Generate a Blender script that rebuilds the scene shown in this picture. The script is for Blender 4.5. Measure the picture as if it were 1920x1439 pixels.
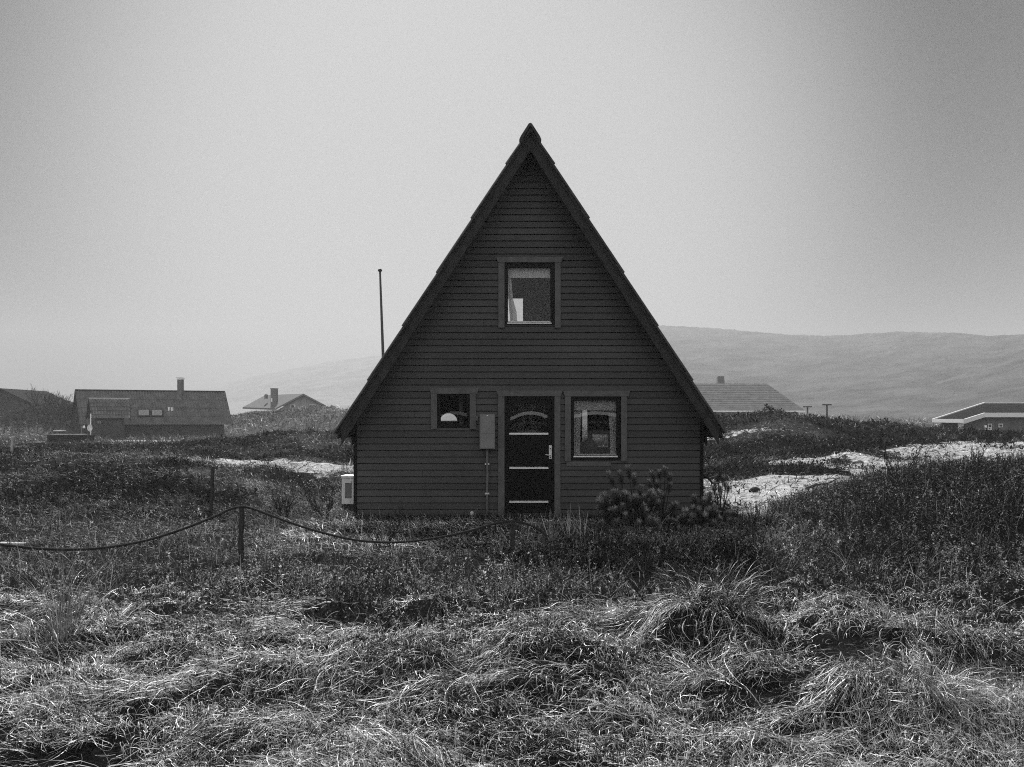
import bpy, math, random
import numpy as np
from mathutils import Vector

for o in list(bpy.data.objects): bpy.data.objects.remove(o)
S = bpy.context.scene
COL = S.collection
RNG = np.random.default_rng(7)
random.seed(7)

# ------------------------------------------------------------------ camera, sky, sun, exposure
F = 1500.0            # focal length in photo pixels (photo 1920 wide)
D0 = 14.3             # the gable wall stands this far from the camera
EYE = 1.7
cam = bpy.data.cameras.new('camera'); camo = bpy.data.objects.new('camera', cam); COL.objects.link(camo)
cam.sensor_width = 36.0; cam.lens = 36.0 * F / 1920.0
cam.shift_y = (790 - 719.5) / 1920.0
cam.clip_start = 0.05; cam.clip_end = 6000
camo.location = (0, -D0, EYE); camo.rotation_euler = (math.radians(90), 0, 0)
S.camera = camo

SUN_EL, SUN_AZ = math.radians(44), math.radians(-16)   # azimuth from +Y towards +X
world = bpy.data.worlds.new("World"); S.world = world; world.use_nodes = True
nt = world.node_tree; nt.nodes.clear()
sky = nt.nodes.new('ShaderNodeTexSky'); sky.sky_type = 'NISHITA'; sky.sun_disc = False
sky.sun_elevation = SUN_EL; sky.sun_rotation = SUN_AZ
sky.air_density = 1.0; sky.dust_density = 6.0; sky.ozone_density = 1.0
bw = nt.nodes.new('ShaderNodeRGBToBW')
# overcast brightening: the mist between the camera and the sun is brightest around it and falls away sideways
tc = nt.nodes.new('ShaderNodeTexCoord')
dot = nt.nodes.new('ShaderNodeVectorMath'); dot.operation = 'DOT_PRODUCT'
ga, ge = math.radians(-4), math.radians(15)
dot.inputs[1].default_value = (math.sin(ga)*math.cos(ge), math.cos(ga)*math.cos(ge), math.sin(ge))
nrm = nt.nodes.new('ShaderNodeVectorMath'); nrm.operation = 'NORMALIZE'
mr = nt.nodes.new('ShaderNodeMapRange'); mr.interpolation_type = 'SMOOTHERSTEP'
mr.inputs['From Min'].default_value = 0.83; mr.inputs['From Max'].default_value = 1.0
mr.inputs['To Min'].default_value = 0.08; mr.inputs['To Max'].default_value = 1.0
fog = nt.nodes.new('ShaderNodeMath'); fog.operation = 'MULTIPLY'; fog.inputs[1].default_value = 3.75
sky2 = nt.nodes.new('ShaderNodeMath'); sky2.operation = 'MULTIPLY'; sky2.inputs[1].default_value = 0.022
add = nt.nodes.new('ShaderNodeMath'); add.operation = 'ADD'
bg = nt.nodes.new('ShaderNodeBackground'); bg.inputs['Strength'].default_value = 0.12
out = nt.nodes.new('ShaderNodeOutputWorld')
L = nt.links.new
L(tc.outputs['Generated'], nrm.inputs[0]); L(nrm.outputs[0], dot.inputs[0]); L(dot.outputs['Value'], mr.inputs['Value'])
mr.inputs['To Max'].default_value = 0.94
mb_ = nt.nodes.new('ShaderNodeMapRange'); mb_.interpolation_type = 'SMOOTHSTEP'      # brightening added to the sky behind the camera, lights the house front
mb_.inputs['From Min'].default_value = 0.1; mb_.inputs['From Max'].default_value = -0.7
mb_.inputs['To Min'].default_value = 0.0; mb_.inputs['To Max'].default_value = 1.6
ad2 = nt.nodes.new('ShaderNodeMath'); ad2.operation = 'ADD'
L(dot.outputs['Value'], mb_.inputs['Value']); L(mr.outputs['Result'], ad2.inputs[0]); L(mb_.outputs['Result'], ad2.inputs[1])
L(ad2.outputs[0], fog.inputs[0])
L(sky.outputs[0], bw.inputs[0]); L(bw.outputs[0], sky2.inputs[0]); L(sky2.outputs[0], add.inputs[0]); L(fog.outputs[0], add.inputs[1])
L(add.outputs[0], bg.inputs['Color']); L(bg.outputs[0], out.inputs['Surface'])

sl = bpy.data.lights.new('sun', 'SUN'); sl.energy = 5.0; sl.angle = math.radians(3.5); sl.color = (1, 1, 1)
so = bpy.data.objects.new('sun', sl); COL.objects.link(so)
sd = Vector((math.sin(SUN_AZ)*math.cos(SUN_EL), math.cos(SUN_AZ)*math.cos(SUN_EL), math.sin(SUN_EL)))
so.rotation_euler = sd.to_track_quat('Z', 'Y').to_euler(); so.location = (0, 0, 40)

S.view_settings.view_transform = 'Standard'; S.view_settings.look = 'None'
S.view_settings.exposure = 0.4; S.view_settings.gamma = 1.0
S.view_settings.use_curve_mapping = False
S.render.engine = 'CYCLES'
cy = S.cycles
cy.max_bounces = 6; cy.diffuse_bounces = 3; cy.glossy_bounces = 3; cy.transmission_bounces = 4
cy.transparent_max_bounces = 12; cy.volume_bounces = 0
cy.use_denoising = False
try: cy.denoiser = 'OPENIMAGEDENOISE'; cy.denoising_prefilter = 'ACCURATE'
except Exception: pass
cy.sample_clamp_indirect = 4.0
cy.filter_width = 1.1
HAZE_DENSITY = 0.0009

# ------------------------------------------------------------------ helpers
def at(px, py, d):            # photo pixel + distance in front of the camera -> world point
    return ((px - 960) / F * d, d - D0, EYE + (790 - py) / F * d)

def mat(name, col, rough=0.8, spec=0.3, noise=None, bump=None, metal=0.0, stretch=(1, 1, 1), scale=8.0, coat=0):
    m = bpy.data.materials.new(name); m.use_nodes = True
    n = m.node_tree; b = n.nodes['Principled BSDF']
    b.inputs['Roughness'].default_value = rough; b.inputs['Specular IOR Level'].default_value = spec
    b.inputs['Metallic'].default_value = metal
    b.inputs['Base Color'].default_value = (col, col, col, 1)
    if noise or bump:
        t = n.nodes.new('ShaderNodeTexCoord'); mp = n.nodes.new('ShaderNodeMapping')
        mp.inputs['Scale'].default_value = stretch
        nz = n.nodes.new('ShaderNodeTexNoise'); nz.inputs['Scale'].default_value = scale
        nz.inputs['Detail'].default_value = 6; nz.inputs['Roughness'].default_value = 0.65
        n.links.new(t.outputs['Object'], mp.inputs['Vector']); n.links.new(mp.outputs[0], nz.inputs['Vector'])
        if noise:
            r = n.nodes.new('ShaderNodeMapRange')
            r.inputs['From Min'].default_value = 0.3; r.inputs['From Max'].default_value = 0.7
            r.inputs['To Min'].default_value = col * (1 - noise); r.inputs['To Max'].default_value = col * (1 + noise)
            n.links.new(nz.outputs[0], r.inputs['Value']); n.links.new(r.outputs[0], b.inputs['Base Color'])
        if bump:
            bp = n.nodes.new('ShaderNodeBump'); bp.inputs['Strength'].default_value = bump
            bp.inputs['Distance'].default_value = 0.01
            n.links.new(nz.outputs[0], bp.inputs['Height']); n.links.new(bp.outputs[0], b.inputs['Normal'])
    return m

def plank_mat(name, col, pitch, axis='Z', var=0.18, stain=0.25):
    """painted boards: every board a little different, fine grain along it, soft weather stains"""
    m = bpy.data.materials.new(name); m.use_nodes = True
    n = m.node_tree; b = n.nodes['Principled BSDF']; K = n.links.new
    b.inputs['Roughness'].default_value = 0.62; b.inputs['Specular IOR Level'].default_value = 0.28
    t = n.nodes.new('ShaderNodeTexCoord'); sp = n.nodes.new('ShaderNodeSeparateXYZ'); K(t.outputs['Object'], sp.inputs[0])
    dv = n.nodes.new('ShaderNodeMath'); dv.operation = 'DIVIDE'; dv.inputs[1].default_value = pitch; K(sp.outputs[axis], dv.inputs[0])
    fl = n.nodes.new('ShaderNodeMath'); fl.operation = 'FLOOR'; K(dv.outputs[0], fl.inputs[0])
    wn = n.nodes.new('ShaderNodeTexWhiteNoise'); wn.noise_dimensions = '1D'; K(fl.outputs[0], wn.inputs['W'])
    r1 = n.nodes.new('ShaderNodeMapRange'); r1.inputs['To Min'].default_value = 1 - var; r1.inputs['To Max'].default_value = 1 + var
    K(wn.outputs['Value'], r1.inputs['Value'])
    mp = n.nodes.new('ShaderNodeMapping'); mp.inputs['Scale'].default_value = (1.2, 1.2, 26) if axis == 'Z' else (26, 1, 1.5)
    K(t.outputs['Object'], mp.inputs[0])
    g = n.nodes.new('ShaderNodeTexNoise'); g.inputs['Scale'].default_value = 3.5; g.inputs['Detail'].default_value = 8
    g.inputs['Roughness'].default_value = 0.7; K(mp.outputs[0], g.inputs['Vector'])
    r2 = n.nodes.new('ShaderNodeMapRange'); r2.inputs['From Min'].default_value = .3; r2.inputs['From Max'].default_value = .7
    r2.inputs['To Min'].default_value = 0.78; r2.inputs['To Max'].default_value = 1.22; K(g.outputs[0], r2.inputs['Value'])
    s = n.nodes.new('ShaderNodeTexNoise'); s.inputs['Scale'].default_value = 0.9; s.inputs['Detail'].default_value = 4; K(t.outputs['Object'], s.inputs['Vector'])
    r3 = n.nodes.new('ShaderNodeMapRange'); r3.inputs['From Min'].default_value = .3; r3.inputs['From Max'].default_value = .7
    r3.inputs['To Min'].default_value = 1 - stain; r3.inputs['To Max'].default_value = 1 + stain; K(s.outputs[0], r3.inputs['Value'])
    a = n.nodes.new('ShaderNodeMath'); a.operation = 'MULTIPLY'; K(r1.outputs[0], a.inputs[0]); K(r2.outputs[0], a.inputs[1])
    c = n.nodes.new('ShaderNodeMath'); c.operation = 'MULTIPLY'; K(a.outputs[0], c.inputs[0]); K(r3.outputs[0], c.inputs[1])
    e = n.nodes.new('ShaderNodeMath'); e.operation = 'MULTIPLY'; e.inputs[1].default_value = col; K(c.outputs[0], e.inputs[0])
    K(e.outputs[0], b.inputs['Base Color'])
    bp = n.nodes.new('ShaderNodeBump'); bp.inputs['Strength'].default_value = 0.35; bp.inputs['Distance'].default_value = 0.004
    K(g.outputs[0], bp.inputs['Height']); K(bp.outputs[0], b.inputs['Normal'])
    return m

def leaf_mat(name, transl=0.45, gain=1.0, gloss=0.0):
    """plant matter: tone per blade from the 'tone' attribute, lets some light through"""
    m = bpy.data.materials.new(name); m.use_nodes = True
    n = m.node_tree; n.nodes.clear(); K = n.links.new
    at_ = n.nodes.new('ShaderNodeAttribute'); at_.attribute_name = 'tone'
    mu = n.nodes.new('ShaderNodeMath'); mu.operation = 'MULTIPLY'; mu.inputs[1].default_value = gain; K(at_.outputs['Fac'], mu.inputs[0])
    d = n.nodes.new('ShaderNodeBsdfDiffuse'); tr = n.nodes.new('ShaderNodeBsdfTranslucent')
    mx = n.nodes.new('ShaderNodeMixShader'); mx.inputs[0].default_value = transl
    o = n.nodes.new('ShaderNodeOutputMaterial')
    K(mu.outputs[0], d.inputs[0]); K(mu.outputs[0], tr.inputs[0]); K(d.outputs[0], mx.inputs[1]); K(tr.outputs[0], mx.inputs[2])
    gl = n.nodes.new('ShaderNodeBsdfGlossy'); gl.inputs['Roughness'].default_value = 0.45; gl.inputs['Color'].default_value = (.6, .6, .6, 1)
    fr = n.nodes.new('ShaderNodeFresnel'); fr.inputs[0].default_value = 1.4
    fm = n.nodes.new('ShaderNodeMath'); fm.operation = 'MULTIPLY'; fm.inputs[1].default_value = gloss; K(fr.outputs[0], fm.inputs[0])
    m2 = n.nodes.new('ShaderNodeMixShader'); K(fm.outputs[0], m2.inputs[0]); K(mx.outputs[0], m2.inputs[1]); K(gl.outputs[0], m2.inputs[2])
    K(m2.outputs[0], o.inputs['Surface'])
    return m

def glass_mat(name='window_glass', refl=1.0):
    m = bpy.data.materials.new(name); m.use_nodes = True
    n = m.node_tree; n.nodes.clear(); K = n.links.new
    t = n.nodes.new('ShaderNodeBsdfTransparent'); t.inputs[0].default_value = (.93, .93, .93, 1)
    g = n.nodes.new('ShaderNodeBsdfGlossy'); g.inputs['Roughness'].default_value = 0.0
    f = n.nodes.new('ShaderNodeFresnel'); f.inputs[0].default_value = 1.9
    mu = n.nodes.new('ShaderNodeMath'); mu.operation = 'MULTIPLY'; mu.inputs[1].default_value = refl; K(f.outputs[0], mu.inputs[0])
    mx = n.nodes.new('ShaderNodeMixShader'); o = n.nodes.new('ShaderNodeOutputMaterial')
    K(mu.outputs[0], mx.inputs[0]); K(t.outputs[0], mx.inputs[1]); K(g.outputs[0], mx.inputs[2]); K(mx.outputs[0], o.inputs['Surface'])
    return m

def sheer_mat(name, col, open_=0.3):
    m = bpy.data.materials.new(name); m.use_nodes = True
    n = m.node_tree; n.nodes.clear(); K = n.links.new
    d = n.nodes.new('ShaderNodeBsdfDiffuse'); d.inputs[0].default_value = (col,)*3 + (1,)
    tl = n.nodes.new('ShaderNodeBsdfTranslucent'); tl.inputs[0].default_value = (col,)*3 + (1,)
    t = n.nodes.new('ShaderNodeBsdfTransparent')
    a = n.nodes.new('ShaderNodeMixShader'); a.inputs[0].default_value = .4; K(d.outputs[0], a.inputs[1]); K(tl.outputs[0], a.inputs[2])
    b = n.nodes.new('ShaderNodeMixShader'); b.inputs[0].default_value = open_; K(a.outputs[0], b.inputs[1]); K(t.outputs[0], b.inputs[2])
    o = n.nodes.new('ShaderNodeOutputMaterial'); K(b.outputs[0], o.inputs['Surface'])
    return m

def tag(o, label=None, cat=None, group=None, kind=None):
    if label: o['label'] = label
    if cat: o['category'] = cat
    if group: o['group'] = group
    if kind: o['kind'] = kind
    return o

def thing(name, loc, label, cat, group=None):
    o = bpy.data.objects.new(name, None); COL.objects.link(o); o.location = loc; o.empty_display_size = .2
    return tag(o, label, cat, group)

def origin_of(o):
    v = Vector((0, 0, 0))
    while o is not None: v += o.location; o = o.parent
    return v

class MB:
    """collects shapes given in world coordinates"""
    def __init__(s): s.v = []; s.f = []
    def add(s, vs, fs):
        k = len(s.v); s.v += [tuple(p) for p in vs]; s.f += [tuple(i + k for i in q) for q in fs]; return s
    def box(s, x0, x1, y0, y1, z0, z1):
        return s.add([(x0,y0,z0),(x1,y0,z0),(x1,y1,z0),(x0,y1,z0),(x0,y0,z1),(x1,y0,z1),(x1,y1,z1),(x0,y1,z1)],
                     [(0,3,2,1),(4,5,6,7),(0,1,5,4),(1,2,6,5),(2,3,7,6),(3,0,4,7)])
    def prism(s, poly, y0, y1):      # poly in x,z ; extruded along y
        n = len(poly)
        vs = [(x, y0, z) for x, z in poly] + [(x, y1, z) for x, z in poly]
        fs = [tuple(range(n)), tuple(range(2*n-1, n-1, -1))] + [(i, i+n, (i+1) % n + n, (i+1) % n) for i in range(n)]
        return s.add(vs, fs)
    def tube(s, pts, r, n=8, cap=True):
        pts = [Vector(p) for p in pts]; rs = r if isinstance(r, (list, tuple)) else [r]*len(pts)
        vs = []; fs = []; up = Vector((0, 0, 1)); prev = None
        for i, p in enumerate(pts):
            t = (pts[min(i+1, len(pts)-1)] - pts[max(i-1, 0)]).normalized()
            if prev is None:
                a = t.cross(up)
                if a.length < 1e-3: a = t.cross(Vector((1, 0, 0)))
            else: a = prev - t * prev.dot(t)
            a.normalize(); prev = a; b = t.cross(a)
            for k in range(n):
                w = 2*math.pi*k/n; q = p + (a*math.cos(w) + b*math.sin(w))*rs[i]; vs.append(q)
        for i in range(len(pts)-1):
            for k in range(n):
                fs.append((i*n+k, i*n+(k+1) % n, (i+1)*n+(k+1) % n, (i+1)*n+k))
        if cap: fs.append(tuple(range(n-1, -1, -1))); fs.append(tuple(range((len(pts)-1)*n, len(pts)*n)))
        return s.add(vs, fs)
    def quad(s, *p): return s.add(p, [(0, 1, 2, 3)])
    def lathe(s, c, prof, n=16):      # prof: (r, z) ; c centre
        vs = []; fs = []
        for r, z in prof:
            for k in range(n):
                w = 2*math.pi*k/n; vs.append((c[0]+r*math.cos(w), c[1]+r*math.sin(w), c[2]+z))
        for i in range(len(prof)-1):
            for k in range(n): fs.append((i*n+k, i*n+(k+1) % n, (i+1)*n+(k+1) % n, (i+1)*n+k))
        return s.add(vs, fs)
    def build(s, name, m, parent=None, bevel=0, smooth=False, loc=None):
        o0 = origin_of(parent) if parent else Vector(loc or (0, 0, 0))
        me = bpy.data.meshes.new(name); me.from_pydata([(a-o0.x, b-o0.y, c-o0.z) for a, b, c in s.v], [], s.f); me.update()
        me.materials.append(m)
        o = bpy.data.objects.new(name, me); COL.objects.link(o)
        if parent: o.parent = parent
        else: o.location = o0
        if smooth: me.polygons.foreach_set('use_smooth', [True]*len(me.polygons))
        if bevel:
            b = o.modifiers.new('bevel', 'BEVEL'); b.width = bevel; b.segments = 2; b.limit_method = 'ANGLE'
        return o

def np_mesh(name, V, Q, m, tone=None, parent=None, smooth=False, attr='tone'):
    """V (n,3), Q (k,4) fast mesh"""
    me = bpy.data.meshes.new(name); n = len(V); k = len(Q); w = Q.shape[1]
    me.vertices.add(n); me.vertices.foreach_set('co', np.ascontiguousarray(V, dtype=np.float32).ravel())
    me.loops.add(k*w); me.loops.foreach_set('vertex_index', np.ascontiguousarray(Q, dtype=np.int32).ravel())
    me.polygons.add(k); me.polygons.foreach_set('loop_start', np.arange(0, k*w, w, dtype=np.int32))
    try: me.polygons.foreach_set('loop_total', np.full(k, w, dtype=np.int32))
    except Exception: pass
    if smooth: me.polygons.foreach_set('use_smooth', np.ones(k, dtype=bool))
    if tone is not None:
        a = me.attributes.new(attr, 'FLOAT', 'POINT'); a.data.foreach_set('value', np.ascontiguousarray(tone, dtype=np.float32))
    me.update(calc_edges=True)
    me.materials.append(m)
    o = bpy.data.objects.new(name, me); COL.objects.link(o)
    if parent: o.parent = parent
    return o

# ------------------------------------------------------------------ noise and terrain height
def _h(ix, iy, seed):
    n = (ix.astype(np.int64)*374761393 + iy.astype(np.int64)*668265263 + seed*982451653) & 0xffffffff
    n = ((n ^ (n >> 13))*1274126177) & 0xffffffff
    n = n ^ (n >> 16)
    return (n & 0xffff)/65535.0
def vnoise(x, y, seed=0):
    x = np.asarray(x, float); y = np.asarray(y, float)
    ix = np.floor(x); iy = np.floor(y); fx = x-ix; fy = y-iy
    fx = fx*fx*fx*(fx*(fx*6-15)+10); fy = fy*fy*fy*(fy*(fy*6-15)+10)
    a = _h(ix, iy, seed); b = _h(ix+1, iy, seed); c = _h(ix, iy+1, seed); d = _h(ix+1, iy+1, seed)
    return (a+(b-a)*fx)*(1-fy) + (c+(d-c)*fx)*fy
def fbm(x, y, seed=0, oct=4, rough=.5):
    t = 0; a = 1; n = 0; c, s_ = math.cos(.7), math.sin(.7)
    for i in range(oct):
        t = t + a*vnoise(x, y, seed+i*17); n += a; a *= rough
        x, y = (x*c - y*s_)*2.03+5.1, (x*s_ + y*c)*2.03+9.7
    return t/n - .5
def sstep(a, b, x):
    t = np.clip((x-a)/(b-a), 0, 1); return t*t*(3-2*t)
def gauss(X, D, cx, cd, rx, rd, h):
    return h*np.exp(-((X-cx)/rx)**2 - ((D-cd)/rd)**2)

TUSS = [(1.45, 6.1, .48, .30), (2.15, 4.5, .42, .24), (-.75, 5.1, .38, .18), (-2.3, 5.9, .5, .10), (2.9, 6.3, .7, .18), (.2, 5.4, .6, .13)]
def tuss(X, D):
    t = 0*X
    for cx, cd, r, h in TUSS:
        q = ((X-cx)**2 + ((D-cd)*1.15)**2)/(r*r); t = np.maximum(t, h*np.exp(-q**1.3))
    return t
def height(X, Y):
    X = np.asarray(X, float); Y = np.asarray(Y, float); D = Y + D0
    z = 0*X
    R = np.sqrt(X*X + D*D)
    # foreground hummocks of matted grass
    near = 1 - sstep(8.0, 12.0, R)
    z = z + near*((.5-np.abs(fbm(X*.9+3, D*1.25, 3, 3, .55))*2.4)*.25*(.25+.75*sstep(3.2, 4.8, D)) + fbm(X*3.3, D*3.6, 7, 3, .6)*.13 + fbm(X*.35, D*.35, 5, 2)*.15 - .04)
    z = z + tuss(X, D)
    # shrub bank right front
    z = z + sstep(3.4, 6.2, X)*.85*np.exp(-((D-11.2)/2.7)**2) + sstep(6, 9, X)*.2*np.exp(-((D-11.2)/2.7)**2)
    # heather swell between the camera and the house
    z = z + gauss(X, D, 3.2, 10.2, 2.2, 1.7, .08)
    # left heath
    far = sstep(13.5, 19, R)
    z = z + gauss(X, D, -12.5, 23, 7, 4.5, .55) + gauss(X, D, -7.0, 17.5, 2.2, 2.4, .22)
    z = z + gauss(X, D, -9, 43, 8, 5, .75)
    z = z + gauss(X, D, -4, 36, 5, 4, .6)
    # sand hollow and rise at the right, dark heath crest behind it
    z = z + sstep(4, 12, X)*sstep(17, 30, D)*(1-sstep(36, 60, D))*.75
    z = z + gauss(X, D, 9.5, 36, 6.5, 5, 1.15) + gauss(X, D, 20, 37, 8, 5, .15)
    # dunes farther back
    z = z + gauss(X, D, -52, 90, 9, 6, 3.1) + gauss(X, D, -43, 93, 6, 5, 2.2) + gauss(X, D, -28, 98, 11, 7, 2.3) + gauss(X, D, -19, 97, 7, 6, 1.6)
    z = z + gauss(X, D, 22, 72, 12, 7, 1.3) + gauss(X, D, 38, 95, 16, 9, 2.4) + gauss(X, D, 60, 88, 14, 8, 1.4)
    z = z + sstep(90, 170, D)*1.4
    z = z + far*fbm(X*.16, D*.16, 11, 4, .55)*.75*(1-sstep(150, 400, R)*.3)*sstep(14, 40, R)
    z = z + far*fbm(X*.8, D*.8, 21, 3, .5)*.22
    z = z + sstep(14, 18, R)*(1-sstep(60, 90, R))*(.5-np.abs(fbm(X*.22+7, D*.40, 23, 3, .5))*2.6)*.50*(1-.7*sstep(3, 6, X)*(1-sstep(28, 33, D)))
    z = z + sstep(60, 110, R)*fbm(X*.07, D*.07, 31, 4, .6)*1.6
    # level plot under the A-frame house
    hx = np.maximum(np.abs(X-.3)-3.4, 0); hy = np.maximum(np.abs(Y-4)-4.4, 0)
    k = sstep(0, 1.6, np.sqrt(hx*hx+hy*hy))
    # level yard of the long house at the left
    lx = np.maximum(np.abs(X+35.5)-10.8, 0); ly = np.maximum(np.abs(D-66)-20, 0)
    k2 = sstep(0, 4, np.sqrt(lx*lx+ly*ly))
    z = z*k + (1-k)*(-.02)
    z = z*k2 + (1-k2)*(-.05)
    rx_ = np.maximum(np.abs(X-36)-12, 0); ry_ = np.maximum(np.abs(D-53)-12, 0)      # level plot of the white-trimmed house
    k3 = .15+.85*sstep(0, 6, np.sqrt(rx_*rx_+ry_*ry_)); z = z*k3 + (1-k3)*.50
    return z

def sand_mask(X, Y):
    D = Y + D0
    n = fbm(X*.55, D*.55, 41, 4, .6); n2 = fbm(X*.12, D*.5, 45, 3, .5)
    lo = sstep(3.6, 5.2, X + n*2)*sstep(13.0, 15, D + n*3)*(1-sstep(22.2, 25.0, D - (X-7)*.60 + n*7 + n2*5))
    lo = lo*(1-sstep(20, 30, X))*(1-(.12+.4*sstep(7.5, 11, X))*sstep(.02, .16, fbm(X*.5, D*1.5, 47, 4, .65)))
    le = np.exp(-((X+6.3+(D-22)*.25)/2.7)**2)*sstep(19.5, 22.5, D + n*5)*(1-sstep(24.5, 27, D + n*5))*.98
    yard = sstep(62, 64, D)*(1-sstep(73, 74.5, D))*sstep(-35.5, -34, X + (D-68)*.3)*(1-sstep(-28.5, -27.5, X + (D-68)*.3))
    pl = gauss(X, D, 8.5, 31.5, 3.5, .9, .6)
    return np.clip(np.maximum(np.maximum(lo, le), np.maximum(yard, pl)), 0, 1)
def dark_mask(X, Y):       # heather and crowberry, against pale grass
    D = Y + D0
    a = fbm(X*.28, D*.45, 51, 4, .6); b = fbm(X*1.1, D*1.6, 57, 3, .55)
    return np.clip(.74 + a*2.6 + b*1.3, 0, 1)

EYEXY = np.array([0, -D0])
def axis(A, k, n, c): 
    t = np.linspace(-1, 1, n); return c + A*np.sinh(k*t)
gx = axis(6.0, 6.2, 560, 0); gy = axis(6.0, 6.2, 560, -6.0)
GX, GY = np.meshgrid(gx, gy); GZ = height(GX, GY)
nx, ny = len(gx), len(gy)
idx = np.arange(nx*ny).reshape(ny, nx)
Q = np.stack([idx[:-1, :-1], idx[:-1, 1:], idx[1:, 1:], idx[1:, :-1]], -1).reshape(-1, 4)
gm = bpy.data.materials.new('heath_ground'); gm.use_nodes = True
n = gm.node_tree; b = n.nodes['Principled BSDF']; K = n.links.new
b.inputs['Roughness'].default_value = 1.0; b.inputs['Specular IOR Level'].default_value = 0.05
ta = n.nodes.new('ShaderNodeAttribute'); ta.attribute_name = 'tone'
sa = n.nodes.new('ShaderNodeAttribute'); sa.attribute_name = 'sand'
tcn = n.nodes.new('ShaderNodeTexCoord')
z1 = n.nodes.new('ShaderNodeTexNoise'); z1.inputs['Scale'].default_value = 5; z1.inputs['Detail'].default_value = 9; z1.inputs['Roughness'].default_value = .75
z2 = n.nodes.new('ShaderNodeTexNoise'); z2.inputs['Scale'].default_value = 0.6; z2.inputs['Detail'].default_value = 8; z2.inputs['Roughness'].default_value = .7
K(tcn.outputs['Object'], z1.inputs['Vector']); K(tcn.outputs['Object'], z2.inputs['Vector'])
r1 = n.nodes.new('ShaderNodeMapRange'); r1.inputs['From Min'].default_value = .33; r1.inputs['From Max'].default_value = .7
r1.inputs['To Min'].default_value = .15; r1.inputs['To Max'].default_value = 1.9; K(z1.outputs[0], r1.inputs['Value'])
r2 = n.nodes.new('ShaderNodeMapRange'); r2.inputs['From Min'].default_value = .35; r2.inputs['From Max'].default_value = .65
r2.inputs['To Min'].default_value = .5; r2.inputs['To Max'].default_value = 1.5; K(z2.outputs[0], r2.inputs['Value'])
m1 = n.nodes.new('ShaderNodeMath'); m1.operation = 'MULTIPLY'; K(r1.outputs[0], m1.inputs[0]); K(r2.outputs[0], m1.inputs[1])
m2 = n.nodes.new('ShaderNodeMath'); m2.operation = 'MULTIPLY'; K(m1.outputs[0], m2.inputs[0]); K(ta.outputs['Fac'], m2.inputs[1])
sadd = n.nodes.new('ShaderNodeMath'); sadd.operation = 'MULTIPLY_ADD'; K(z1.outputs[0], sadd.inputs[0]); sadd.inputs[1].default_value = 1.1; K(sa.outputs['Fac'], sadd.inputs[2])
rs = n.nodes.new('ShaderNodeMapRange'); rs.inputs['From Min'].default_value = 1.02; rs.inputs['From Max'].default_value = 1.14; K(sadd.outputs[0], rs.inputs['Value'])
mx = n.nodes.new('ShaderNodeMix'); mx.data_type = 'FLOAT'; K(rs.outputs[0], mx.inputs[0]); K(m2.outputs[0], mx.inputs[2]); rq = n.nodes.new('ShaderNodeMapRange'); rq.inputs['From Min'].default_value = .38; rq.inputs['From Max'].default_value = .62; rq.inputs['To Min'].default_value = .34; rq.inputs['To Max'].default_value = .78; K(z1.outputs[0], rq.inputs['Value']); K(rq.outputs[0], mx.inputs[3])
K(mx.outputs[0], b.inputs['Base Color'])
bp = n.nodes.new('ShaderNodeBump'); bp.inputs['Strength'].default_value = .9; bp.inputs['Distance'].default_value = .12
K(z1.outputs[0], bp.inputs['Height']); K(bp.outputs[0], b.inputs['Normal'])
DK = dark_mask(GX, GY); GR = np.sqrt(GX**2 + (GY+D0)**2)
tone = .010 + (1-DK)*.05*sstep(14, 30, GR) + sstep(70, 110, GR)*.13  # last term lightens the distant ground in place of mist
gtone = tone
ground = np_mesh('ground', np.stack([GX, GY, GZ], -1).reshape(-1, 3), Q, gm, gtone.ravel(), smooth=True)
a = ground.data.attributes.new('sand', 'FLOAT', 'POINT'); a.data.foreach_set('value', sand_mask(GX, GY).ravel().astype(np.float32))
tag(ground, kind='structure')

# ------------------------------------------------------------------ hills
def hill(name, sil, dc, d_in, mtl, seed, rough):
    xs = np.array([p[0] for p in sil], float); ys = np.array([p[1] for p in sil], float)
    px = np.linspace(xs[0], xs[-1], 900)
    # crest: smooth curve through the outline, at its real distance
    cy_ = np.interp(px, xs, ys); kk = np.ones(9)/9; cy_ = np.convolve(np.pad(cy_, 4, 'edge'), kk, 'valid')
    U = (px-960)/F
    dc = np.interp(px, [xs[0], xs[-1]], dc) if isinstance(dc, (list, tuple)) else dc*np.ones(len(px))
    CZ = EYE + (790-cy_)/F*dc; d_in = dc*.36
    t = np.linspace(0, 1.5, 120)
    T, UU = np.meshgrid(t, U, indexing='ij'); CZZ = np.broadcast_to(CZ, T.shape)
    DD = d_in + (dc-d_in)*T; XX = UU*DD
    prof = np.where(T <= 1, DD/dc[None, :]*(1-(1-np.clip(T, 0, 1))**1.5), 1-(T-1)*.55)
    ZZ = -2 + (CZZ+2)*prof
    env = np.clip(T*2.2, 0, 1)*(1-.85*np.exp(-((T-1)/.06)**2))
    ZZ = ZZ + env*fbm(XX*.009, DD*.009, seed, 5, .6)*rough + np.clip(T*2, 0, 1)*(fbm(XX*.12, DD*.12, seed+5, 3, .6)*2.6 + fbm(XX*.6, DD*.1, seed+9, 2)*.8)*DD/900
    nn = idx2 = np.arange(T.size).reshape(T.shape)
    q = np.stack([idx2[:-1, :-1], idx2[:-1, 1:], idx2[1:, 1:], idx2[1:, :-1]], -1).reshape(-1, 4)
    o = np_mesh(name, np.stack([XX, DD-D0, ZZ], -1).reshape(-1, 3), q, mtl, smooth=True)
    tag(o, kind='structure'); return o, (XX, DD, ZZ)
hm = mat('scrub_hill', .06, 1, .02, noise=.95, bump=1.0, scale=.035, stretch=(1, 1, 2.5))
hm.node_tree.nodes['Bump'].inputs['Distance'].default_value = 2.5
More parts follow.
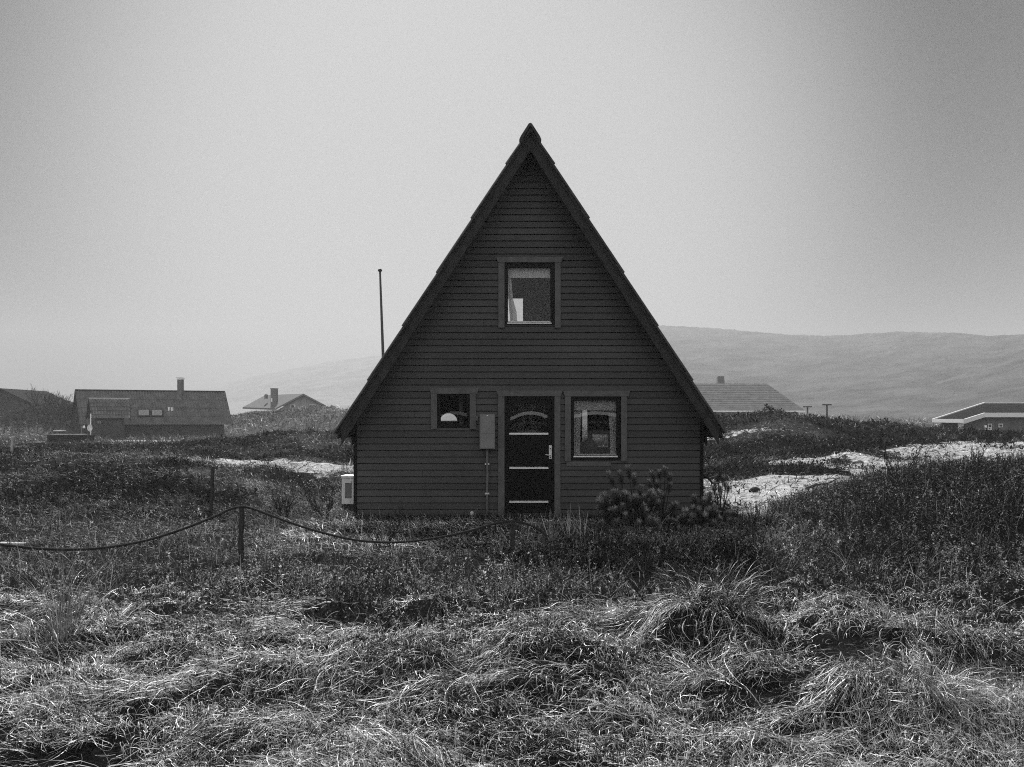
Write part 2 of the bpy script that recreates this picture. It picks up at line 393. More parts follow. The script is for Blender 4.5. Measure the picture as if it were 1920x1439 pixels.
hm2 = mat('haze_pale_hill', .27, 1, .05, noise=.3, bump=.6, scale=.03)  # haze put into the colour so the hill fades into the sky
hill('hill', [(900, 640), (1100, 622), (1240, 613), (1330, 616), (1400, 622), (1480, 630), (1545, 633), (1620, 628), (1680, 622), (1800, 624),
              (1855, 632), (1920, 627), (2100, 618), (2500, 600)], (1400, 230), 260, hm, 61, 20)
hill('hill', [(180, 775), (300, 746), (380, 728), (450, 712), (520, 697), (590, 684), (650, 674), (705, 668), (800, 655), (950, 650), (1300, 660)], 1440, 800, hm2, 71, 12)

# ------------------------------------------------------------------ materials
M = {}
M['siding'] = plank_mat('dark_painted_siding', .052, .1169)
M['casing'] = mat('casing_paint', .10, .6, .3, noise=.28, bump=.3, scale=9)
M['barge'] = mat('bargeboard_paint', .032, .7, .12, noise=.45, bump=.4, scale=7, stretch=(1, 1, .6))
M['black'] = mat('black_paint', .004, .45, .12, noise=.3, scale=5)
M['door'] = mat('black_door_gloss', .003, .35, .12, noise=.3, scale=4)
M['white'] = mat('white_enamel', .85, .35, .5)
M['alu'] = mat('aluminium_strip', .95, .28, .8, metal=.3)
M['steel'] = mat('brushed_steel', .75, .35, .6, metal=.6, noise=.15)
M['rooff'] = mat('fibre_cement_dark', .055, .85, .2, noise=.5, bump=.5, scale=4)
M['glass'] = glass_mat('window_glass', .75)
M['glass_clear'] = glass_mat('clear_glass', .35)
M['lining'] = mat('pale_pine_lining', .62, .7, .2, noise=.15, scale=3)
M['floor'] = mat('interior_floor', .25, .6, .3, noise=.2)
M['meter'] = mat('meter_box_grey', .20, .55, .3, noise=.12, scale=6)
M['pipe'] = mat('conduit_grey', .15, .6, .3, noise=.3, scale=10)
M['sheer'] = sheer_mat('sheer_curtain', .93, .05)
M['cloth'] = sheer_mat('pale_blind', .85, .03)
M['lampshade'] = mat('lampshade_dark', .12, .5, .3)
M['room_shade'] = mat('room_shade_dark', .03, .7, .2, noise=.3)  # dark colour that stands in for room shade
M['plinth'] = mat('plinth_concrete', .03, .9, .1, noise=.4)
M['post'] = mat('weathered_post', .04, .9, .2, noise=.6, bump=.6, stretch=(4, 4, .6), scale=12)
M['rope'] = mat('dark_rope', .03, .9, .15, noise=.5, bump=.8, scale=90)
M['pale_wood'] = mat('bleached_wood', .45, .85, .2, noise=.4, bump=.4, scale=12)
M['roof_sheet'] = mat('corrugated_roof', .15, .8, .3, noise=.45, bump=.4, scale=1.6)
M['dark_wall'] = plank_mat('dark_board_wall', .035, .14, 'X')
M['grey_wall'] = plank_mat('grey_board_wall', .14, .14, 'X')
M['tile'] = mat('concrete_tile_roof', .2, .85, .25, noise=.3, scale=1.2)
M['fascia'] = mat('white_fascia', .9, .55, .3, noise=.06, scale=3)
M['felt'] = mat('roof_felt', .02, .95, .03, noise=.35, scale=1.5)
M['mist_tile'] = mat('mist_pale_roof', .16, .9, .15, noise=.2)  # roof colour carries the mist over this house
M['mist_wall'] = plank_mat('mist_pale_wall', .24, .14, 'X')  # wall lightened in its colour for the same mist
M['brick'] = mat('chimney_masonry', .16, .9, .15, noise=.4, scale=5)
M['dark_glass'] = mat('dark_glass', .01, .08, .6)
M['sky_glass'] = mat('skylight_glass', .55, .12, .9, metal=.55)
M['bark'] = mat('pine_bark', .03, .95, .1, noise=.6, bump=.8, scale=20)
M['stone'] = mat('dark_stone', .035, .9, .2, noise=.4)
M['grass'] = leaf_mat('dry_grass', .3, gloss=.2)
M['grass_dull'] = leaf_mat('weathered_grass', .35, gloss=.07)
M['leaf'] = leaf_mat('heath_leaves', .35)
M['needle'] = leaf_mat('pine_needles', .3)

# ------------------------------------------------------------------ the A-frame house
S0 = F/D0                      # px per metre on the gable wall
wx = lambda px: (px-960)/S0
wz = lambda py: EYE + (790-py)/S0
XL, XR, XC = -2.765, 3.375, .315
YB = 7.6                       # rear gable
YF = -.46                      # front of the roof overhang
APZ = 6.82; SL = 1.565         # outer roof surface: z = APZ - SL*|x-XC|
def zroof(x): return APZ - SL*abs(x-XC)
house = thing('a_frame_house', (XC, 0, 0), 'big dark boarded A-frame house with a black door, standing in the middle of the heath', 'house')
ANG = math.atan(SL); cA, sA = math.cos(ANG), math.sin(ANG)
ROOF_T = .20/cA*1.0            # vertical drop from outer surface to lining
PITCH = .1169; Z0 = wz(968.5)
openings = {   # x0,x1,z0,z1
 'up': (wx(946), wx(1040), wz(610), wz(494)), 'small': (wx(820), wx(881), wz(803), wz(739)),
 'door': (wx(946), wx(1039), Z0-.05, wz(743)), 'big': (wx(1070), wx(1164), wz(864), wz(744))}
def span(z, inset=ROOF_T*.6):   # wall width at height z
    h = (APZ - inset - z)/SL
    return max(XL, XC-h), min(XR, XC+h)
def gable_wall(opens, y_out, y_in, name, m, sgn):
    mb = MB(); z = Z0; i = 0; jnt = {}
    while z < APZ-.35:
        zt = min(z+PITCH, APZ-.3)
        cuts = sorted({z, zt, min(z+.016, zt)} | {v for o in opens for v in (o[2], o[3]) if z < v < zt})
        for a_, b_ in zip(cuts, cuts[1:]):
            zm = (a_+b_)/2
            segs = [None]
            lo = span(a_); hi = span(b_)
            xs = [(lo[0], hi[0]), (lo[1], hi[1])]
            cutl = sorted([(o[0], o[1]) for o in opens if o[2] <= zm <= o[3]])
            edges = [xs[0]]; 
            for c0, c1 in cutl: edges += [(c0, c0), (c1, c1)]
            edges.append(xs[1])
            sg_ = []
            for k in range(0, len(edges), 2):
                (l0, l1), (r0, r1) = edges[k], edges[k+1]; jx = jnt.setdefault(i, random.uniform(XL+.4, XR-.4))
                if i % 3 != 1 and l0+.3 < jx < r0-.3 and l1+.3 < jx < r1-.3: sg_ += [((l0, l1), (jx-.0025, jx-.0025)), ((jx+.0025, jx+.0025), (r0, r1))]
                else: sg_.append(((l0, l1), (r0, r1)))
            for (l0, l1), (r0, r1) in sg_:
                gap = .016
                f = (lambda zz: y_out - sgn*(.010 + (z+PITCH-zz)/PITCH*.020)) if zm > z+gap else (lambda zz: y_out + sgn*.03)
                if r0-l0 < .02: continue
                vs = [(l0, f(a_), a_), (r0, f(a_), a_), (r1, f(b_), b_), (l1, f(b_), b_),
                      (l0, y_in, a_), (r0, y_in, a_), (r1, y_in, b_), (l1, y_in, b_)]
                mb.add(vs, [(0, 1, 2, 3), (5, 4, 7, 6), (0, 4, 5, 1), (3, 2, 6, 7), (0, 3, 7, 4), (1, 5, 6, 2)])
        z += PITCH; i += 1
    return mb.build(name, m, house)
gable_wall(list(openings.values()), 0, .09, 'siding', M['siding'], 1)
SR = F/(D0+YB); rx = lambda px: (px-960)/SR; rz = lambda py: EYE+(790-py)/SR
rear = [(rx(950), rx(980.5), rz(612), rz(560)), (rx(826), rx(858), rz(790), rz(775.5)), (rx(1091), rx(1101), rz(829), rz(769)),
        (rx(1110), rx(1139), rz(838), rz(815))]
gable_wall(rear, YB, YB-.09, 'rear_siding', M['siding'], -1)
gable_wall(rear, YB-.105, YB-.135, 'rear_lining', M['lining'], 1)
# rear panes and the arched head of one rear opening
for k, (a_, b_, c_, d_) in enumerate(rear):
    w = MB().box(a_, b_, YB-.05, YB-.044, c_, d_).build('rear_window', M['glass'], house)
arc = MB(); (a_, b_, c_, d_) = rear[1]; pts = [(a_-.01, d_+.02), (a_-.01, c_)]; mid = (a_+b_)/2; rr = (b_-a_)/2
poly = [(a_-.01, c_), (a_, c_)] + [(mid-rr*math.cos(t), c_+(d_-c_)*math.sin(t)) for t in np.linspace(0.05, math.pi-.05, 18)] + [(b_, c_), (b_+.01, c_), (b_+.01, d_+.02), (a_-.01, d_+.02)]
half = len(poly)//2
top = [(mid-rr*math.cos(t), c_+(d_-c_)*math.sin(t)) for t in np.linspace(0, math.pi, 21)]
for i in range(20):
    (p0, q0), (p1, q1) = top[i], top[i+1]
    arc.prism([(p0, q0), (p1, q1), (p1, d_+.02), (p0, d_+.02)], YB-.19, YB-.145)
arc.build('arched_trim', M['black'], house)
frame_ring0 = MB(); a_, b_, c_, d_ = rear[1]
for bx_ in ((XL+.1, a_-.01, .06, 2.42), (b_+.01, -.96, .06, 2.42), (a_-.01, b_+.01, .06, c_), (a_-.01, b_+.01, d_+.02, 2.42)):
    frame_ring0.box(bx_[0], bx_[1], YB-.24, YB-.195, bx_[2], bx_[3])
frame_ring0.build('room_shade_panel', M['room_shade'], house)  # dark sheet added so the room behind the small window looks unlit

# side walls, plinth, floors, lining
zs = zroof(XR)-ROOF_T*.8
for s_, x0, x1 in ((-1, XL, XL+.09), (1, XR-.09, XR)):
    zt = zroof(XR if s_ > 0 else XL)-ROOF_T*.9
    mb = MB(); z = Z0
    while z < zt:
        z1_ = min(z+PITCH, zt); xo = x0 if s_ < 0 else x1; xi = x1 if s_ < 0 else x0
        for ya_, yb__ in (((.03, YB-.03),) if not .45 < z+PITCH/2 < 1.30 else ((.03, 1.2), (5.2, YB-.03))):
            mb.add([(xo+s_*.024, ya_, z), (xo+s_*.024, yb__, z), (xo+s_*.004, yb__, z1_), (xo+s_*.004, ya_, z1_),
                    (xi, ya_, z), (xi, yb__, z), (xi, yb__, z1_), (xi, ya_, z1_)],
                   [(0, 1, 2, 3), (4, 7, 6, 5), (0, 4, 5, 1), (3, 2, 6, 7), (0, 3, 7, 4), (1, 5, 6, 2)])
        z += PITCH
    mb.build('side_siding', M['siding'], house)
    xm_ = (x0+x1)/2
    sw_ = MB().box(xm_-.03, xm_+.03, 1.2, 5.2, .40, .47).box(xm_-.03, xm_+.03, 1.2, 5.2, 1.29, 1.35).box(xm_-.03, xm_+.03, 1.2, 1.26, .47, 1.29).box(xm_-.03, xm_+.03, 5.14, 5.2, .47, 1.29).box(xm_-.03, xm_+.03, 3.17, 3.23, .47, 1.29).build('added_side_window', M['black'], house)  # unseen window, added to let light into the ground floor
    MB().box(xm_-.004, xm_+.004, 1.26, 5.14, .47, 1.29).build('pane', M['glass_clear'], sw_)
for x0, x1 in ((wx(663.5), wx(669.5)), (wx(1312), wx(1318.5))):
    MB().box(x0, x1, -.035, .12, Z0-.05, zroof(XR)-ROOF_T*.7).build('corner_board', M['black'], house, bevel=.003)
MB().box(XL+.02, XR-.02, .02, YB-.02, -.5, Z0-.004).build('plinth', M['plinth'], house)
MB().box(XL+.1, XR-.1, .1, YB-.1, Z0, .06).build('ground_floor', M['floor'], house)
MB().box(XC-2.4, XC+2.4, .1, YB-.1, 2.42, 2.52).build('upper_floor', M['lining'], house)
# interior lining (inner faces of both slopes)
for s_ in (-1, 1):
    mb = MB(); a_ = ROOF_T+.03
    for h_a, h_b, y_a, y_b in ((0, 3.0, .1, 2.5), (0, 3.0, 5.5, YB-.1), (0, .95, 2.5, 5.5), (1.55, 3.0, 2.5, 5.5)):
        mb.prism([(XC+s_*h_a, APZ-a_-SL*h_a), (XC+s_*h_b, APZ-a_-SL*h_b), (XC+s_*h_b, APZ-a_-.035-SL*h_b), (XC+s_*h_a, APZ-a_-.035-SL*h_a)], y_a, y_b)
    mb.build('ceiling_lining', M['lining'], house)
# rooms: a partition splits the ground floor, with doorways in line with the rear windows
MB().box(-.95, -.88, .1, YB-.25, .06, 2.42).build('partition', M['room_shade'], house)

# roof: overlapping corrugated sheets, ridge cap, soffit
nodes_y = [258, 307, 409, 511, 611, 713, 812]
hs = [(py-235)/108.3/SL for py in nodes_y]; hs[-1] = 3.4
for s_ in (-1, 1):
    mb = MB(); ys = np.arange(YF-.06, YB+.42, .0295)
    prev = 0.02
    for j, h1 in enumerate(hs):
        h0 = max(prev-.10, .02) if j else .02
        if j == 0: prev = h1; continue
        nd = (sA*s_, cA)
        V = []
        for y in ys:
            w = .022*math.cos(2*math.pi*(y-YF)/.177)
            for h, off in ((h0, -.008), (h1, .020), (h1, .008), (h0, -.022)):
                bx = XC + s_*h; bz = APZ - SL*h
                V.append((bx + nd[0]*(off-.03+w), y, bz + nd[1]*(off-.03+w)))
        fs = []
        for i in range(len(ys)-1):
            if j == 3 and 2.5 < ys[i] < 5.5: continue
            a0 = i*4; b0 = a0+4
            fs += [(a0, a0+1, b0+1, b0), (a0+1, a0+2, b0+2, b0+1), (a0+2, a0+3, b0+3, b0+2)]
        fs += [(0, 3, 2, 1), (len(V)-4, len(V)-3, len(V)-2, len(V)-1)]
        mb.add(V, fs); prev = h1
    mb.build('roof_sheeting', M['rooff'], house)
    # board deck below the sheets
    a0, a1 = .065/cA, .105/cA
    dk = MB()
    for h_a, h_b, y_a, y_b in ((0, 3.34, YF+.03, 2.5), (0, 3.34, 5.5, YB+.3), (0, 1.0, 2.5, 5.5), (1.58, 3.34, 2.5, 5.5)):
        dk.prism([(XC+s_*h_a, APZ-a0-SL*h_a), (XC+s_*h_b, APZ-a0-SL*h_b), (XC+s_*h_b, APZ-a1-SL*h_b), (XC+s_*h_a, APZ-a1-SL*h_a)], y_a, y_b)
    dk.build('roof_deck', M['barge'], house)
    rwf = MB()
    for h_a, h_b, y_a, y_b in ((.93, 1.0, 2.5, 5.5), (1.58, 1.65, 2.5, 5.5), (1.0, 1.58, 2.5, 2.57), (1.0, 1.58, 3.97, 4.03), (1.0, 1.58, 5.43, 5.5)):
        rwf.prism([(XC+s_*h_a, APZ+.02-SL*h_a), (XC+s_*h_b, APZ+.02-SL*h_b), (XC+s_*h_b, APZ-a1-SL*h_b), (XC+s_*h_a, APZ-a1-SL*h_a)], y_a, y_b)
    rwf = rwf.build('added_roof_window', M['black'], house)  # added opening out of view, brings sun into the upper room
    MB().prism([(XC+s_*1.0, APZ-.06-SL*1.0), (XC+s_*1.58, APZ-.06-SL*1.58), (XC+s_*1.58, APZ-.075-SL*1.58), (XC+s_*1.0, APZ-.075-SL*1.0)], 2.58, 5.42).build('pane', M['glass_clear'], rwf)
    # barge boards: a thin outer board over a wider inner one
    xe = XC+s_*3.27
    def strip(o0, o1, y0, y1, name, m, xe=xe):
        e0 = APZ-o0; e1 = APZ-o1; he = abs(xe-XC)
        MB().prism([(XC, e0), (xe, e0-SL*he), (xe, e1-SL*he), (XC, e1)], y0, y1).build(name, m, house, bevel=.002)
    strip(.05, .425, YF+.005, YF+.027, 'bargeboard', M['barge'])
    strip(.04, .17, YF-.018, YF+.003, 'barge_cover_strip', M['barge'])
    strip(.10, .415, YB+.31, YB+.33, 'bargeboard', M['barge'])
    # rafter tails below the eaves
    for k in range(8):
        y = .28+k*1.05
        xr = XC+s_*3.24
        hh = abs(xr-XC); top_ = APZ-.2-SL*hh; x2 = XC+s_*2.7
        MB().prism([(xr, top_), (xr, wz(838)), (x2, wz(838)+SL*.54-.02), (x2, APZ-.2-SL*2.7)], y, y+.045).build('rafter_tail', M['barge'], house)
mb = MB()   # ridge cap
ys = [YF-.09, YB+.43]
prof = [(-.20, -.235), (-.17, -.18), (-.06, -.035), (-.03, .005), (0, .018), (.03, .005), (.06, -.035), (.17, -.18), (.20, -.235)]
inn = [(a_*.82, b_-.03) for a_, b_ in prof]
n_ = len(prof)
V = [(XC+a_*.95, y, APZ-.01+b_*1.12) for y in ys for a_, b_ in prof] + [(XC+a_*.95, y, APZ-.03+b_*1.12) for y in ys for a_, b_ in inn]
fs = []
for i in range(n_-1):
    fs += [(i, i+1, n_+i+1, n_+i), (2*n_+i, 3*n_+i, 3*n_+i+1, 2*n_+i+1), (i, 2*n_+i, 2*n_+i+1, i+1), (n_+i, n_+i+1, 3*n_+i+1, 3*n_+i)]
mb.add(V, fs).build('ridge_cap', M['rooff'], house)

# --- windows and door
def pane(name, x0, x1, z0, z1, y, parent, warp=.002, wy=0, gm='glass'):
    nx_, nz_ = 14, 14; V = []; fs = []
    for j in range(nz_+1):
        for i in range(nx_+1):
            u = i/nx_*2-1; v = j/nz_*2-1
            V.append((x0+(x1-x0)*i/nx_, y + warp*v*(u-.1)**2*1.0 + wy*u, z0+(z1-z0)*j/nz_))
    for j in range(nz_):
        for i in range(nx_):
            k = j*(nx_+1)+i; fs.append((k, k+1, k+nx_+2, k+nx_+1))
    return MB().add(V, fs).build(name, M[gm], parent, smooth=True)
def frame_ring(x0, x1, z0, z1, ix0, ix1, iz0, iz1, y0, y1):
    mb = MB()
    mb.box(x0, ix0, y0, y1, z0, z1); mb.box(ix1, x1, y0, y1, z0, z1)
    mb.box(ix0, ix1, y0+.001, y1-.001, iz1, z1); mb.box(ix0, ix1, y0+.001, y1-.001, z0, iz0); return mb
def P(a0, a1, b0, b1): return wx(a0), wx(a1), wz(b1), wz(b0)
def window(name, fr, gl, cas_l, cas_r, cas_y1, head, warp, strip=None, label=None):
    x0, x1, z0, z1 = P(*fr); g0, g1, h0, h1 = P(*gl)
    w = frame_ring(x0, x1, z0, z1, g0, g1, h0, h1, -.012, .085).build(name, M['black'], house, bevel=.003)
    if label: w['label'] = label
    pane('pane', g0, g1, h0, h1, .035, w, warp, gm='glass_clear' if name != 'front_window' else 'glass')
    for c in (cas_l, cas_r):
        MB().box(wx(c[0]), wx(c[1]), -.052, -.0, wz(cas_y1), wz(head[3])-.001).build('side_casing', M['casing'], w, bevel=.003)
    xa, xb, xc_, xd = wx(head[0]), wx(head[1]), wz(head[3]), wz(head[2])
    MB().prism([(xa+.03, xc_), (xb-.03, xc_), (xb, xd), (xa, xd)], -.058, -.002).build('head_casing', M['casing'], w, bevel=.003)
    if strip:
        a_, b_, zt, zb = wx(strip[0]), wx(strip[1]), wz(strip[2]), wz(strip[3])
        MB().add([(a_, .02, zt+.012), (b_, .02, zt+.012), (b_, -.03, zb+.006), (a_, -.03, zb+.006), (a_, -.03, zb), (b_, -.03, zb), (a_, .02, zb), (b_, .02, zb)],
                 [(0, 3, 2, 1), (3, 4, 5, 2), (4, 6, 7, 5), (0, 1, 7, 6), (0, 6, 4, 3), (1, 2, 5, 7)]).build('drip_strip', M['alu'], w)
    return w
window('upper_window', (946.5, 1039.5, 494.5, 610), (952.5, 1032, 502, 604), (934.5, 946), (1040, 1051), 615.5, (930.5, 1055, 483.5, 493.5), -.0006, (951, 1034, 603.5, 607.5))
window('small_window', (820.5, 880.5, 739.5, 803), (826, 876, 742, 796), (808.5, 820), (881, 892.5), 805, (805, 898, 727.5, 739), .0008)
w = window('front_window', (1070.5, 1163.5, 744.5, 864), (1076.5, 1156, 751, 852.5), (1059, 1070), (1164, 1175), 865.5, (1055.5, 1181, 733.5, 744), .0016, (1075, 1158, 853, 857.5))
MB().box(wx(1062), wx(1145), -.032, .0, wz(874), wz(866.5)).build('sill_board', M['casing'], w, bevel=.003)

# door
door = MB().box(wx(946.3), wx(951.5), -.02, .085, wz(962), wz(743.5)).box(wx(1034.5), wx(1038.7), -.02, .085, wz(962), wz(743.5)).box(wx(951.5), wx(1034.5), -.019, .084, wz(748.5), wz(743.6)).build('front_door', M['black'], house, bevel=.003)
leaf = frame_ring(wx(952), wx(1034), wz(961), wz(749), wx(957), wx(1026.5), wz(812), wz(756.5), 0, .055)
leaf.build('door_leaf', M['door'], door, bevel=.003)
for a_, b_ in ((880, 938), (817, 875)):
    MB().box(wx(957.5), wx(1026), -.004, .0, wz(b_), wz(a_)).build('door_panel', M['door'], door, bevel=.002)
pane('door_pane', wx(957), wx(1026.5), wz(812), wz(756.5), .02, door, .0014)
for yy in (813.5, 877.5, 941):
    MB().add([(wx(955), .0, wz(yy-1.7)), (wx(1028), .0, wz(yy-1.7)), (wx(1028), -.034, wz(yy-.6)), (wx(955), -.034, wz(yy-.6)), (wx(955), -.034, wz(yy+1.7)), (wx(1028), -.034, wz(yy+1.7)), (wx(955), .0, wz(yy+1.7)), (wx(1028), .0, wz(yy+1.7))],
             [(0, 3, 2, 1), (3, 4, 5, 2), (4, 6, 7, 5), (0, 1, 7, 6), (0, 6, 4, 3), (1, 2, 5, 7)]).build('drip_strip', M['alu'], door)
hp = MB().box(wx(1029.2), wx(1034.6), -.02, -.0, wz(861), wz(835.5)).build('door_handle', M['steel'], door, bevel=.004)
MB().tube([(wx(1032), -.02, wz(854)), (wx(1032), -.055, wz(854)), (wx(1029.5), -.062, wz(853.8)), (wx(1022), -.06, wz(852.6))], .009, 8).build('lever', M['steel'], hp, smooth=True)
for yy in (841.5, 858):
    MB().lathe((wx(1032), 0, 0), [(0, 0)], 8)
    MB().tube([(wx(1032), -.02, wz(yy)), (wx(1032), -.026, wz(yy))], .010, 10).build('lock_cylinder', M['black'], hp)
for c0, c1 in ((934, 946), (1039.5, 1050.5)):
    MB().box(wx(c0), wx(c1), -.052, 0, wz(968), wz(743.6)).build('side_casing', M['casing'], door, bevel=.003)
MB().prism([(wx(934), wz(743.5)), (wx(1051), wz(743.5)), (wx(1055), wz(733)), (wx(930.5), wz(733))], -.058, -.002).build('head_casing', M['casing'], door, bevel=.003)
MB().box(wx(946.5), wx(1038.5), -.06, .08, wz(968), wz(962.2)).build('threshold', M['post'], door, bevel=.004)

# meter cabinet on the wall and its riser pipe
mc = MB().box(wx(900.2), wx(928.2), -.20, -.028, wz(841.5), wz(777.5)).build('meter_cabinet', M['meter'], house, bevel=.006)
MB().box(wx(902), wx(926.5), -.207, -.202, wz(812.5), wz(779)).build('cabinet_door', M['meter'], mc, bevel=.002)
MB().box(wx(902), wx(926.5), -.207, -.202, wz(840), wz(813.8)).build('cabinet_door', M['meter'], mc, bevel=.002)
MB().tube([(wx(914.5), -.215, wz(779.8)), (wx(914.5), -.207, wz(779.8))], .012, 8).build('cabinet_lock', M['steel'], mc)
MB().box(wx(893), wx(897), -.06, -.028, wz(789), wz(781)).build('cable_clip', M['pipe'], mc)
px_ = [(wx(914), -.10, wz(841)), (wx(914), -.10, wz(852)), (wx(913.3), -.085, wz(862)), (wx(914.2), -.07, wz(890)), (wx(913.2), -.062, wz(930)), (wx(913.2), -.062, wz(975))]
MB().tube(px_, .021, 10).build('conduit', M['pipe'], mc, smooth=True)
for yy in (870, 925): MB().box(wx(909.5), wx(917.5), -.09, -.025, wz(yy+1.5), wz(yy-1.5)).build('pipe_bracket', M['steel'], mc)

# --- things inside the house, seen through the glass
def curtain(name, poly_l, poly_r, zs_, y, m, label, cat, amp=.02, freq=60):
    V = []; fs = []; nu = 26; nv = len(zs_)
    for j in range(nv):
        for i in range(nu+1):
            u = i/nu; x = poly_l[j]*(1-u)+poly_r[j]*u
            V.append((x, y + amp*math.sin(u*freq*(poly_r[0]-poly_l[0])+j*.12), zs_[j]))
    for j in range(nv-1):
        for i in range(nu):
            k = j*(nu+1)+i; fs.append((k, k+1, k+nu+2, k+nu+1))
    mb = MB().add(V, fs); x0 = V[0]
    o = mb.build(name, m, None, smooth=True, loc=(poly_l[0], y, zs_[-1]))
    return tag(o, label, cat)
dep = lambda px, d: (px-960)/F*d
dz = lambda py, d: EYE+(790-py)/F*d
d1 = D0+.16
py_ = [498, 530, 548, 560, 572, 585, 595, 606]
curtain('curtain', [dep(v, d1) for v in (952, 952, 953, 953, 954, 955, 956, 956)], [dep(v, d1) for v in (957, 959, 960.5, 962, 965, 968.5, 969.3, 970)],
        [dz(v, d1) for v in py_], .16, M['sheer'], 'pale curtain drawn to the left side of the upper gable window', 'curtain', .012, 160)
for nm, a_, b_, c_, e_, m_, lb in (
    ('roller_blind', 948, 1037, 498, 512, M['sheer'], 'thin grey blind rolled down at the top of the upper gable window'),
    ('window_valance', 948, 1037, 510, 521.5, M['cloth'], 'white cloth valance across the top of the upper gable window'),
    ('window_valance', 1070, 1163, 747, 770, M['sheer'], 'grey valance along the top of the large window right of the door')):
    y_ = .13 if nm != 'window_valance' else .11
    d_ = D0+y_; zz = [dz(c_, d_), dz((c_+e_)/2, d_), dz(e_, d_)]
    curtain(nm, [dep(a_, d_)]*3, [dep(b_, d_)]*3, zz, y_, m_, lb, 'blind' if nm == 'roller_blind' else 'valance', .006, 30)
for a_, a2, b_, b2, lb in ((1074, 1074, 1090, 1088, 'sheer curtain gathered at the left edge of the large window right of the door'),
                   (1141, 1144, 1159, 1159, 'sheer curtain gathered at the right edge of the large window right of the door')):
    zz = [dz(v, D0+.2) for v in (752, 780, 815, 856)]
    curtain('curtain', [dep(a_, D0+.2), dep(a_, D0+.2), dep(a2, D0+.2), dep(a2, D0+.2)], [dep(b_, D0+.2), dep(b_, D0+.2), dep(b2, D0+.2), dep(b2, D0+.2)], zz, .2, M['sheer'], lb, 'curtain', .02, 170)
d1 = D0+1.3
lamp = thing('pendant_lamp', (dep(1105, d1), 1.3, 2.42), 'dark cone pendant lamp hanging behind the large window right of the door', 'lamp')
MB().tube([(dep(1105, d1), 1.3, 2.42), (dep(1106, d1), 1.3, dz(818, d1))], .006, 6).build('cord', M['black'], lamp)
MB().lathe((dep(1105.5, d1), 1.3, 0), [(.02, dz(816, d1)), (.035, dz(822, d1)), (.09, dz(827, d1)), (.18, dz(840, d1)), (.175, dz(840, d1)), (.05, dz(827, d1))], 20).build('lamp_shade', M['lampshade'], lamp, smooth=True)
# table with things under the lamp
tb = thing('dining_table', (1.55, 1.6, .06), 'table standing inside behind the large window right of the door', 'table')
MB().box(1.05, 2.15, 1.1, 2.3, .76, .80).build('table_top', M['lining'], tb, bevel=.005)
for a_ in (1.1, 2.06):
    for b_ in (1.15, 2.21): MB().box(a_, a_+.05, b_, b_+.05, .06, .76).build('leg', M['lining'], tb)
# door curtain tied in the middle
zz = [wz(v) for v in (757, 768, 778, 790, 802, 815)]
for s_, lb in ((-1, 'left half of the dim tied curtain behind the door glass'), (1, 'right half of the dim tied curtain behind the door glass')):
    mid_ = 989; ww = [22, 12, 8, 12, 18, 22]
    outer = [wx(mid_+s_*w_) for w_ in ww]; inner = [wx(mid_+s_*w_*.35) for w_ in ww]
    l_, r_ = (outer, inner) if s_ < 0 else (inner, outer)
    curtain('door_curtain', l_, r_, zz, .1, M['sheerd'] if 'sheerd' in M else M.setdefault('sheerd', sheer_mat('dim_sheer', .18, .35)), lb, 'curtain', .008, 90)

# ------------------------------------------------------------------ beside the house
hpx = thing('heat_pump', (wx(652), .9, float(height(wx(652), .9))), 'white outdoor heat pump unit standing against the left side of the A-frame house', 'heat pump')
dh = D0+.9; ha = lambda p: (p-960)/F*dh; hz = lambda p: EYE+(790-p)/F*dh
MB().box(ha(640.5), XL-.03, .9, 1.25, hz(946), hz(897)).build('casing', M['white'], hpx, bevel=.012)
MB().box(ha(639.5), XL-.03, .88, 1.27, hz(897)+.001, hz(892)).build('top_cover', M['white'], hpx, bevel=.012)
MB().box(ha(647), ha(659), .885, .899, hz(934), hz(904)).build('grille', M['meter'], hpx, bevel=.004)
MB().box(ha(647), ha(659), .87, .884, hz(906), hz(902)).build('handle_ledge', M['white'], hpx, bevel=.003)
MB().box(ha(641), XL-.05, .92, 1.2, hz(962), hz(946)-.001).build('foot', M['plinth'], hpx)

# bent pipe sticking out at the right wall
dq = D0+.6
mb = MB().tube([(XR-.02, .6, dz(892, dq)), (dep(1325, dq), .6, dz(895, dq)), (dep(1332, dq), .6, dz(901, dq)), (dep(1336, dq), .6, dz(908, dq))], .02, 8)
mb.build('drain_pipe', M['black'], house, smooth=True)

# flagpole
dfp = 36.0; x0, y0, zt = at(712.5, 509, dfp); x1 = at(719.5, 700, dfp)[0]
xb = at(722.5, 790, dfp)[0]; gz = float(height(xb, y0))
fp = thing('flagpole', (xb, y0, gz), 'tall thin dark flagpole rising behind the left roof slope of the A-frame', 'flagpole')
MB().tube([(xb, y0, gz), (x1, y0, at(0, 700, dfp)[2]), (x0, y0, zt)], [.085, .07, .045], 10).build('pole', mat('flagpole_paint', .05, .6), fp, smooth=True)
MB().lathe((x0, y0, zt), [(0, .11), (.06, .10), (.10, .05), (.085, .0), (.03, -.05), (.03, -.09)], 12).build('finial', M['black'], fp, smooth=True)

